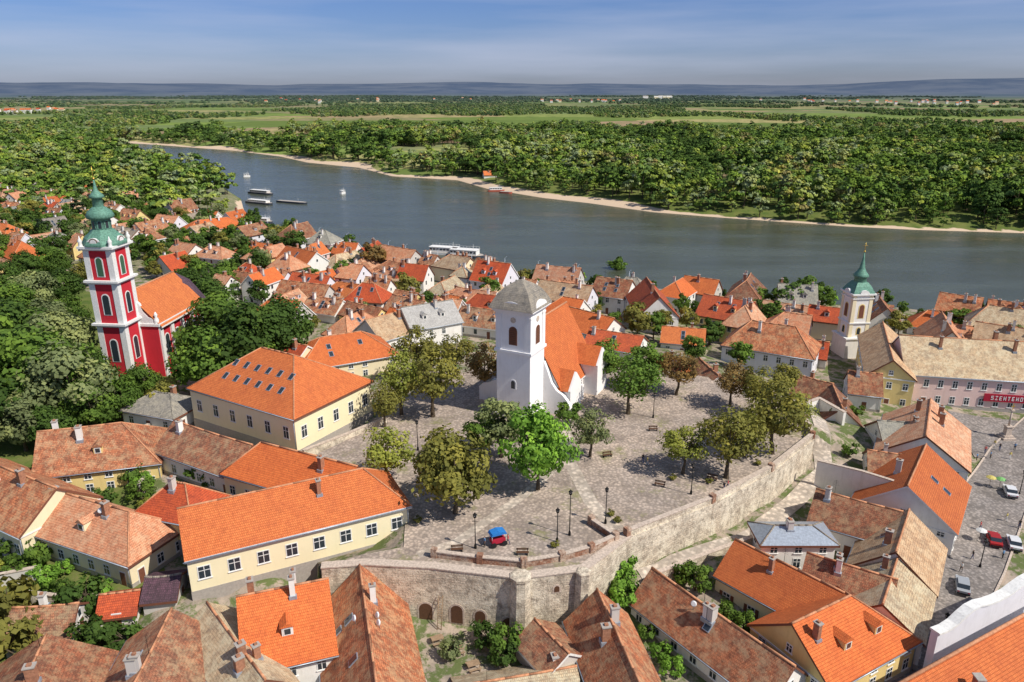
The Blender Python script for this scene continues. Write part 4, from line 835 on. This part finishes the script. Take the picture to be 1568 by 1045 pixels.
for i in range(90):
    x,y=P(random.uniform(-60,225),random.uniform(760,960),9)
    if not clash(x,y,0,2,2,0.3): tree("garden_bush",x,y,hz(x,y),c(TS),random.uniform(1.0,3.2),c((MID,YL,BR,DK)),random.uniform(0.9,1.4))
for x,y,z in trees_town:
    tree("garden_tree",x+random.uniform(-1.5,1.5),y+random.uniform(-1.5,1.5),z,c(TM),random.uniform(4.5,9.5) if x>-95 else random.uniform(7,13),c((DK,MID,MID,OL,SV,DK)),random.uniform(0.85,1.2))
for i in range(34):
    t=i/33; u=590+t*900; v=408+t*100*0.86
    x,y=P(u,v,3.2)
    if not clash(x,y,0,3,3,0): tree("promenade_tree",x,y,3,c(TM),random.uniform(3.5,6),c((MID,BR,DK)),0.85)
# ------------------------------------------------------------------ forest (instanced)
def coll(name,meshes):
    c_=bpy.data.collections.new(name)
    for m_ in meshes:
        o=bpy.data.objects.new(m_.name,m_); c_.objects.link(o)
    return c_
FT=[tree_mesh("forest_crown",15,5.8,-0.5,17,32,0.72,100+s,M_FLEAF,True) for s in range(7)]
FM=[tree_mesh("forest_clump",15,9,-3,22,14,1.8,200+s,M_FLEAF,True) for s in range(4)]
FF=[tree_mesh("forest_far_clump",14,22,-5,26,10,4.0,300+s,M_FLEAF,True) for s in range(3)]
def scatter(name,pts,scl,col_):
    me=bpy.data.meshes.new(name); me.from_pydata(pts.tolist(),[],[]); a=me.attributes.new("scl",'FLOAT','POINT'); a.data.foreach_set('value',scl.astype(np.float32))
    o=bpy.data.objects.new(name,me); sc.collection.objects.link(o)
    ng=bpy.data.node_groups.new(name,'GeometryNodeTree'); ng.interface.new_socket("Geometry",in_out='INPUT',socket_type='NodeSocketGeometry'); ng.interface.new_socket("Geometry",in_out='OUTPUT',socket_type='NodeSocketGeometry')
    gi=ng.nodes.new('NodeGroupInput'); go_=ng.nodes.new('NodeGroupOutput'); ip_=ng.nodes.new('GeometryNodeInstanceOnPoints'); ci=ng.nodes.new('GeometryNodeCollectionInfo')
    ci.inputs['Collection'].default_value=col_; ci.inputs['Separate Children'].default_value=True; ci.inputs['Reset Children'].default_value=True
    ip_.inputs['Pick Instance'].default_value=True
    rv=ng.nodes.new('FunctionNodeRandomValue'); rv.data_type='FLOAT_VECTOR'; rv.inputs[0].default_value=(-0.06,-0.06,0); rv.inputs[1].default_value=(0.06,0.06,6.28)
    na=ng.nodes.new('GeometryNodeInputNamedAttribute'); na.data_type='FLOAT'; na.inputs[0].default_value="scl"
    l=ng.links.new; l(gi.outputs[0],ip_.inputs['Points']); l(ci.outputs[0],ip_.inputs['Instance']); l(rv.outputs[0],ip_.inputs['Rotation']); l(na.outputs[0],ip_.inputs['Scale']); l(ip_.outputs[0],go_.inputs[0])
    md=o.modifiers.new("scatter",'NODES'); md.node_group=ng; return o
def fan(r0,r1,sp_,half=46):
    n=int(math.radians(2*half)/2*(r1*r1-r0*r0)/(sp_*sp_)); r=np.sqrt(rng.uniform(r0*r0,r1*r1,n)); a=np.radians(rng.uniform(-half,half,n)); return r*np.sin(a),r*np.cos(a)
X,Y=fan(330,1350,9.2); inr=inpoly(X,Y,RIV); dn,_=pld(X,Y,NB); df,_=pld(X,Y,FB)
farside=(~inr)&(df<dn)&(df>3+18*vnoise(X,Y,75,4)**2.5)
nearside=(~inr)&(dn<df)&(dn>5)&((inpoly(X,Y,GREEN2))|((Y>520)&(X<-100)))
cl=vnoise(X,Y*0.6,280,5)*0.7+vnoise(X,Y,90,6)*0.3
keep=(farside&((cl<0.54)|(df<40)))|(nearside&(vnoise(X,Y,40,9)<0.72))
cx,cy=P(752,276,2); keep&=np.hypot(X-cx,Y-cy)>13
X,Y=X[keep],Y[keep]; Zt=heights(X,Y); s=rng.uniform(0.45,1.5,len(X))*(0.74+0.72*vnoise(X,Y,80,3))
df2,_=pld(X,Y,FB); s*=np.where(df2<14,0.65,1); s*=np.where((X<-60)&(Y<700)&(df2>120),0.85,1)
scatter("riverside_forest",np.stack([X,Y,Zt],1),s,coll("forest_trees",FT))
X,Y=fan(1300,3800,20); cl=vnoise(X,Y*0.7,450,7)*0.65+vnoise(X,Y*0.9,190,8)*0.35; inr=inpoly(X,Y,RIV); k=(cl<0.47)&~inr; X,Y=X[k],Y[k]
scatter("woodland",np.stack([X,Y,heights(X,Y)],1),rng.uniform(0.35,0.9,len(X)),coll("wood_clumps",FM))
X,Y=fan(3700,9600,58); cl=vnoise(X,Y*0.9,1100,7)*0.6+vnoise(X,Y*1.1,450,8)*0.4; k=(cl<0.47); X,Y=X[k],Y[k]
scatter("distant_woodland",np.stack([X,Y,heights(X,Y)],1),rng.uniform(0.35,0.85,len(X)),coll("distant_clumps",FF))
def village(name,px,n,spread,big=False):
    mb=MB()
    x0,y0=P(*px,3)
    for i in range(n):
        x=x0+random.gauss(0,spread); y=y0+random.gauss(0,spread*1.6); l=random.uniform(10,18);w_=9; h=6; z=3+float(heights(np.array([x]),np.array([y]))[0]-3.5)
        if big: l*=3;w_*=2.5;h=14
        wm=c((W_WHT,W_CRM,W_WHT)); rm=c((R_NEW,R_RED,R_PINK)) if not big else c((R_LGR,W_WHT,R_GRY))
        mb.box(x,y,z,l,w_,h+6,wm); 
        for s_ in (-1,1):
            q=[(x-l/2,y+s_*(w_/2+0.5),z+h+6),(x+l/2,y+s_*(w_/2+0.5),z+h+6),(x+l/2,y,z+h+10),(x-l/2,y,z+h+10)]
            if newell(q).z<0: q.reverse()
            mb.face(q,rm)
        mb.box(x+l*0.2,y,z+h+8,1,1,3,M_CHIM)
        for k in range(3): mb.box(x-l*0.3+k*l*0.3,y-w_/2-0.05,z+h+1,1.4,0.2,1.8,M_GLS)
    mb.finish(name)
village("distant_village",(40,174),18,70); village("distant_village",(900,157),16,160); village("distant_village",(1330,158),20,260); village("distant_factory",(1010,152),7,110,True); village("distant_village",(560,155),14,300); village("distant_village",(1500,160),12,260)
for u,v in ((20,262),(60,285),(100,258),(150,300),(10,300),(120,310),(200,318),(30,320),(75,318),(180,290),(270,335)):
    x,y=P(u,v,4); house(x,y,random.uniform(0,3),random.uniform(11,15),9,hz(x,y),hz(x,y)+6.5,hz(x,y)+10.5,c(roofs),c(walls),name="suburban_house",detail=False)
x,y=P(750,274,2); house(x,y,0.2,11,7,2,5.5,8.5,R_NEW,W_WHT,name="riverside_cottage",detail=False,chim=1)
# ------------------------------------------------------------------ boats
def boat(name,u,v,L_,W_,ang,decks,hull=M_HULL,cab=M_TRIM,dh=2.2):
    x,y=P(u,v,0); mb=MB()
    out=[(-L_/2,-W_/2*0.8),(-L_/2,W_/2*0.8),(-L_*0.3,W_/2),(L_*0.3,W_/2),(L_*0.43,W_*0.33),(L_/2,0),(L_*0.43,-W_*0.33),(L_*0.3,-W_/2),(-L_*0.3,-W_/2)]
    mb.prism([(a,b) for a,b in out],(0,0,0.45),(1,0,0),(0,1,0),(0,0,1),1.3,hull); mb.prism([(a*0.97,b*0.93) for a,b in out],(0,0,1.14),(1,0,0),(0,1,0),(0,0,1),0.1,M_DECK)
    z=1.18
    for k in range(decks):
        l=L_*(0.72-0.14*k); w_=W_*(0.76-0.08*k); mb.box(-L_*0.04,0,z,l,w_,dh,cab)
        n=max(2,int(l/1.6))
        for j in range(n):
            for s_ in (-1,1): mb.box(-L_*0.04-l/2+(j+0.5)*l/n,s_*w_/2,z+dh*0.4,l/n*0.7,0.08,dh*0.36,M_GLS)
        mb.box(-L_*0.04,0,z+dh,l+0.5,w_+0.4,0.12,M_TRIM); z+=dh+0.12
        for j in range(n+1):
            for s_ in (-1,1): mb.tube((-L_*0.04-l/2+j*l/n,s_*w_/2,z),(-L_*0.04-l/2+j*l/n,s_*w_/2,z+0.9),0.04,0.04,M_TRIM,4)
        for s_ in (-1,1): mb.tube((-L_*0.04-l/2,s_*w_/2,z+0.9),(-L_*0.04+l/2,s_*w_/2,z+0.9),0.04,0.04,M_TRIM,4)
    mb.tube((L_*0.2,0,z-0.3),(L_*0.2,0,z+2.5),0.07,0.04,M_TRIM,5)
    mb.finish(name,(x,y,0),ang)
boat("excursion_boat",683,389,19,6,-0.3,1,M_TRIM); boat("excursion_boat",714,393,18,6.5,-0.3,1,M_HULL)
boat("landing_pontoon",400,297,24,5,-0.5,1,M_HULL,W_GRY,1.5); boat("landing_pontoon",448,311,26,4.5,-0.45,0,M_HULL,M_WOOD); boat("landing_pontoon",398,312,24,5,-0.5,1,M_HULL,W_WHT,1.3); boat("landing_pontoon",400,341,16,4.5,-0.3,1,M_HULL,W_GRY,1.5); boat("motor_boat",525,297,6,2.4,1.2,1,M_TRIM,M_TRIM,1.3)
boat("moored_barge",760,293,13,4,0.2,1,M_RDK,W_WHT,1.5); boat("moored_barge",775,296,10,4,-0.4,0,M_RDK); boat("motor_boat",378,271,6,2.3,0.5,1,M_TRIM,M_TRIM,1.2)
# ------------------------------------------------------------------ cars, lamps, people, misc
def car_mesh(name,cm):
    mb=MB(); 
    side=[(-2.1,0.35),(2.1,0.35),(2.15,0.7),(1.9,0.85),(1.0,0.95),(-1.6,0.98),(-2.1,0.9)]
    mb.prism(side,(0,0,0),(1,0,0),(0,0,1),(0,-1,0),1.72,cm)
    mb.prism([(-1.55,0.95),(1.05,0.93),(0.45,1.42),(-1.15,1.45)],(0,0,0),(1,0,0),(0,0,1),(0,-1,0),1.5,M_GLS); mb.prism([(-1.12,1.43),(0.42,1.41),(0.38,1.48),(-1.05,1.5)],(0,0,0),(1,0,0),(0,0,1),(0,-1,0),1.46,cm)
    for x in (-0.35,): mb.box(x,0,0.95,0.08,1.52,0.5,cm)
    for x in (-1.3,1.3):
        for s_ in (-1,1): mb.tube((x,s_*0.7,0.33),(x,s_*0.9,0.33),0.33,0.33,M_RUB,12); mb.tube((x,s_*0.88,0.33),(x,s_*0.92,0.33),0.18,0.18,M_METAL,8)
    mb.box(2.1,0,0.4,0.12,1.6,0.2,M_RUB); mb.box(-2.1,0,0.4,0.12,1.6,0.2,M_RUB)
    for s_ in (-1,1): mb.box(2.12,s_*0.65,0.66,0.08,0.3,0.12,M_TRIM); mb.box(-2.1,s_*0.65,0.7,0.08,0.25,0.14,M_SIGN)
    return mb
cmats=[plain("car_"+n,cc,0.3,0.2,0.05) for n,cc in (("white",(0.75,0.75,0.75)),("silver",(0.4,0.42,0.44)),("black",(0.03,0.03,0.035)),("red",(0.4,0.03,0.03)),("blue",(0.04,0.1,0.3)))]
pr=[Vector(P(u,v,3)) for u,v in [(372,347),(460,369),(560,390),(620,403.5),(740,421),(860,436),(1050,459)]]
for i in range(22):
    sgi=random.randrange(len(pr)-1); t=random.random(); q=pr[sgi].lerp(pr[sgi+1],t); d=(pr[sgi+1]-pr[sgi]).normalized(); n=Vector((-d.y,d.x)); q+=n*random.choice((-1.9,1.9))
    car_mesh("c",c(cmats)).finish("parked_car",(q.x,q.y,hz(q.x,q.y)+0.12),math.atan2(d.y,d.x))
for i in range(7):
    q=Vector(P(600+i*9,400+i*1.6,3)); d=(pr[4]-pr[3]).normalized(); n=Vector((-d.y,d.x)); q-=n*6; car_mesh("c",c(cmats)).finish("parked_car",(q.x,q.y,hz(q.x,q.y)+0.05),math.atan2(n.y,n.x))
for u,v,k,a in ((1521,829,3,1.2),(1552,835,0,1.15),(1545,760,0,1.2),(1472,905,1,1.1)):
    x,y=P(u,v,4.8); car_mesh("c",cmats[k]).finish("parked_car",(x,y,hz(x,y)+0.14),a)
def lamp(u,v,z,h=6.5):
    x,y=P(u,v,z); mb=MB(); mb.lathe([(0.2,0),(0.18,0.5),(0.08,0.8),(0.055,h)],0,0,M_IRON,8)
    mb.lathe([(0.1,h),(0.2,h+0.1),(0.28,h+0.5),(0.33,h+0.55),(0.08,h+0.8),(0.02,h+0.95)],0,0,M_IRON,6,0,False); mb.lathe([(0.16,h+0.12),(0.26,h+0.48)],0,0,M_LETT,6,0.5,False)
    mb.tube((-0.4,0,h-0.5),(0.4,0,h-0.5),0.03,0.03,M_IRON,5); mb.finish("street_lamp",(x,y,z))
for u,v,z,h in ((872,820,ZP,6.5),(927,802,ZP,5.2),(728,840,ZP,4.8),(1058,757,ZP,4.6),(853,830,ZP,4.6),(1000,640,ZP,5),(640,690,ZP,5)): lamp(u,v,z,h)
for u,v in ((1560,760),(1500,870),(1440,990)): lamp(u,v,4.7,4.5)
for i in range(14):
    q=pr[0].lerp(pr[1],0.3) if i==0 else pr[min(5,i*6//14)].lerp(pr[min(6,i*6//14+1)],(i*6/14)%1); mb=MB(); mb.lathe([(0.12,0),(0.06,7)],0,0,M_METAL,6); mb.tube((0,0,7),(1.2,0,7.3),0.05,0.04,M_METAL,5); mb.box(1.3,0,7.22,0.6,0.25,0.12,M_METAL); mb.finish("promenade_lamp",(q.x,q.y+4.2,3),arA+1.57)
def person_mesh(name,top,leg,stride,seed):
    s=stride
    V=[(0,0,0.95),(0,0,1.15),(0,0,1.38),(0,0,1.50),(0,0.01,1.60),(0,0.015,1.70)]; Rr=[(0.15,0.11),(0.13,0.1),(0.17,0.1),(0.055,0.055),(0.09,0.1),(0.07,0.08)]
    E=[(0,1),(1,2),(2,3),(3,4),(4,5)]
    for sg in (-1,1):
        f=sg*s; b0=len(V)
        V+=[(sg*0.1,0.0,0.86),(sg*0.1,0.18*f+0.03,0.48),(sg*0.1,0.34*f-0.02,0.08),(sg*0.11,0.34*f+0.14,0.04)]; Rr+=[(0.09,0.09),(0.06,0.06),(0.042,0.042),(0.04,0.03)]
        E+=[(0,b0),(b0,b0+1),(b0+1,b0+2),(b0+2,b0+3)]
        b1=len(V); V+=[(sg*0.2,0,1.38),(sg*0.25,-0.1*f,1.12),(sg*0.25,-0.2*f+0.08,0.88),(sg*0.25,-0.22*f+0.1,0.80)]; Rr+=[(0.055,0.055),(0.042,0.042),(0.03,0.03),(0.035,0.02)]
        E+=[(2,b1),(b1,b1+1),(b1+1,b1+2),(b1+2,b1+3)]
        for k in range(5):
            i=len(V); x0=sg*0.25; yb=-0.22*f+0.1+(k-2)*0.018
            if k==0: V.append((x0-sg*0.01,yb-0.03,0.78)); Rr.append((0.01,0.01))
            else: V.append((x0-sg*0.015,yb,0.72-0.008*(2-abs(k-2)))); Rr.append((0.009,0.009))
            E.append((b1+3,i))
    me=bpy.data.meshes.new(name); me.from_pydata(V,E,[]); o=bpy.data.objects.new(name,me); sc.collection.objects.link(o)
    md=o.modifiers.new("s",'SKIN'); sv=me.skin_vertices[0].data
    for i,q in enumerate(Rr): sv[i].radius=q
    for q in sv: q.use_root=False
    sv[0].use_root=True
    o.modifiers.new("u",'SUBSURF').levels=1
    dg=bpy.context.evaluated_depsgraph_get(); m2=bpy.data.meshes.new_from_object(o.evaluated_get(dg)); bpy.data.objects.remove(o)
    m2.materials.clear()
    for q in (M_SKIN,top,leg,M_HAIR,M_RUB): m2.materials.append(q)
    for p_ in m2.polygons:
        z=p_.center.z; y=p_.center.y; x=abs(p_.center.x); k=0
        if z>1.66 or (z>1.56 and y<-0.02): k=3
        elif z>1.47: k=0
        elif x>0.2 and z<1.14: k=0
        elif z>0.96: k=1
        elif z>0.09: k=2
        else: k=4
        p_.material_index=k; p_.use_smooth=True
    return m2
cl_=[plain("cloth_"+str(i),q) for i,q in enumerate(((0.6,0.1,0.1),(0.7,0.7,0.68),(0.05,0.08,0.2),(0.03,0.03,0.03),(0.15,0.3,0.5),(0.6,0.5,0.15),(0.2,0.45,0.15)))]
PM=[person_mesh("walker",cl_[0],cl_[2],0.7,1),person_mesh("walker",cl_[1],cl_[3],0.4,2),person_mesh("stander",cl_[4],cl_[3],0.05,3),person_mesh("walker",cl_[3],cl_[2],-0.6,4),person_mesh("walker",cl_[5],cl_[1],0.5,5)]
for u,v,z in ((984,709,ZP),(991,713,ZP),(1108,752,ZP),(1114,749,ZP),(778,834,ZP),(742,838,ZP),(905,690,ZP),(1508,694,4.7),(1516,702,4.7),(1522,685,4.7),(1535,855,4.7),(1500,812,4.7),(1488,858,4.7),(1546,703,4.7),(1402,985,4.7),(1495,705,4.7),(1530,690,4.7),(1470,880,4.7),(1540,800,4.7),(1553,690,4.7),(1560,810,4.7)):
    x,y=P(u,v,z); o=bpy.data.objects.new("pedestrian",c(PM)); sc.collection.objects.link(o); o.location=(x,y,z+ (0.02 if z>10 else hz(x,y)-z+0.14)); o.rotation_euler=(0,0,random.uniform(0,6.28))
for u,v,q in ((1514,748,5),(1529,750,6),(1500,826,1)):
    x,y=P(u,v,5); mb=MB(); mb.tube((0,0,0),(0,0,2.3),0.03,0.03,M_WOOD,6); mb.lathe([(0.85,1.9),(0.83,1.95),(0.45,2.18),(0.03,2.32)],0,0,cl_[q],8,0,False); mb.lathe([(0.3,0),(0.3,0.1)],0,0,M_PLIN,8); mb.finish("cafe_parasol",(x,y,hz(x,y)+0.15))
x,y=P(762,834,ZP); mb=MB(); mb.box(0,0,0.5,2.0,1.1,0.6,M_SIGN); 
for s_ in (-1,1):
    mb.tube((s_*0.8,-0.75,0.4),(s_*0.8,-0.65,0.4),0.4,0.4,M_RUB,12)
    for t in (-1,1): mb.tube((s_*1.0,t*0.5,1.1),(s_*1.0,t*0.5,1.9),0.04,0.04,M_TRIM,5)
mb.prism([(-1.2,0),(1.2,0),(1.0,0.3),(0,0.5),(-1.0,0.3)],(0,0,1.85),(1,0,0),(0,0,1),(0,-1,0),1.4,M_BLUE); mb.finish("market_cart",(x,y,ZP+0.01),0.4)
for u,v,a in ((700,845,0.1),(800,850,0),(1010,745,-0.4),(930,700,0.3),(1090,735,-0.5),(1000,660,0)):
    x,y=P(u,v,ZP); mb=MB()
    for k in range(3): mb.box(0,-0.18+k*0.17,0.43,1.7,0.13,0.04,M_WOOD)
    for k in range(2): mb.box(0,0.3,0.6+k*0.18,1.7,0.04,0.13,M_WOOD)
    for s_ in (-0.7,0.7): mb.box(s_,0,0,0.08,0.45,0.43,M_IRON); mb.box(s_,0.27,0,0.08,0.05,0.9,M_IRON)
    mb.finish("park_bench",(x,y,ZP+0.01),a)
x,y=P(1540,672,4.6); mb=MB(); mb.box(0,0,0,2.6,2.6,0.4,M_COPE); mb.box(0,0,0.4,1.9,1.9,0.4,M_COPE); mb.box(0,0,0.8,1.1,1.1,1.8,M_COPE); mb.box(0,0,2.6,1.4,1.4,0.25,M_COPE); mb.tube((0,0,2.85),(0,0,6.2),0.22,0.16,M_COPE,8); mb.box(0,0,6.2,0.7,0.7,0.3,M_COPE); mb.box(0,0,6.5,0.12,0.12,1.3,M_GOLD); mb.box(0,0,7.15,0.8,0.14,0.13,M_GOLD); mb.finish("memorial_cross",(x,y,hz(x,y)+0.15))
print("houses",cnt,"objs",len(sc.objects))
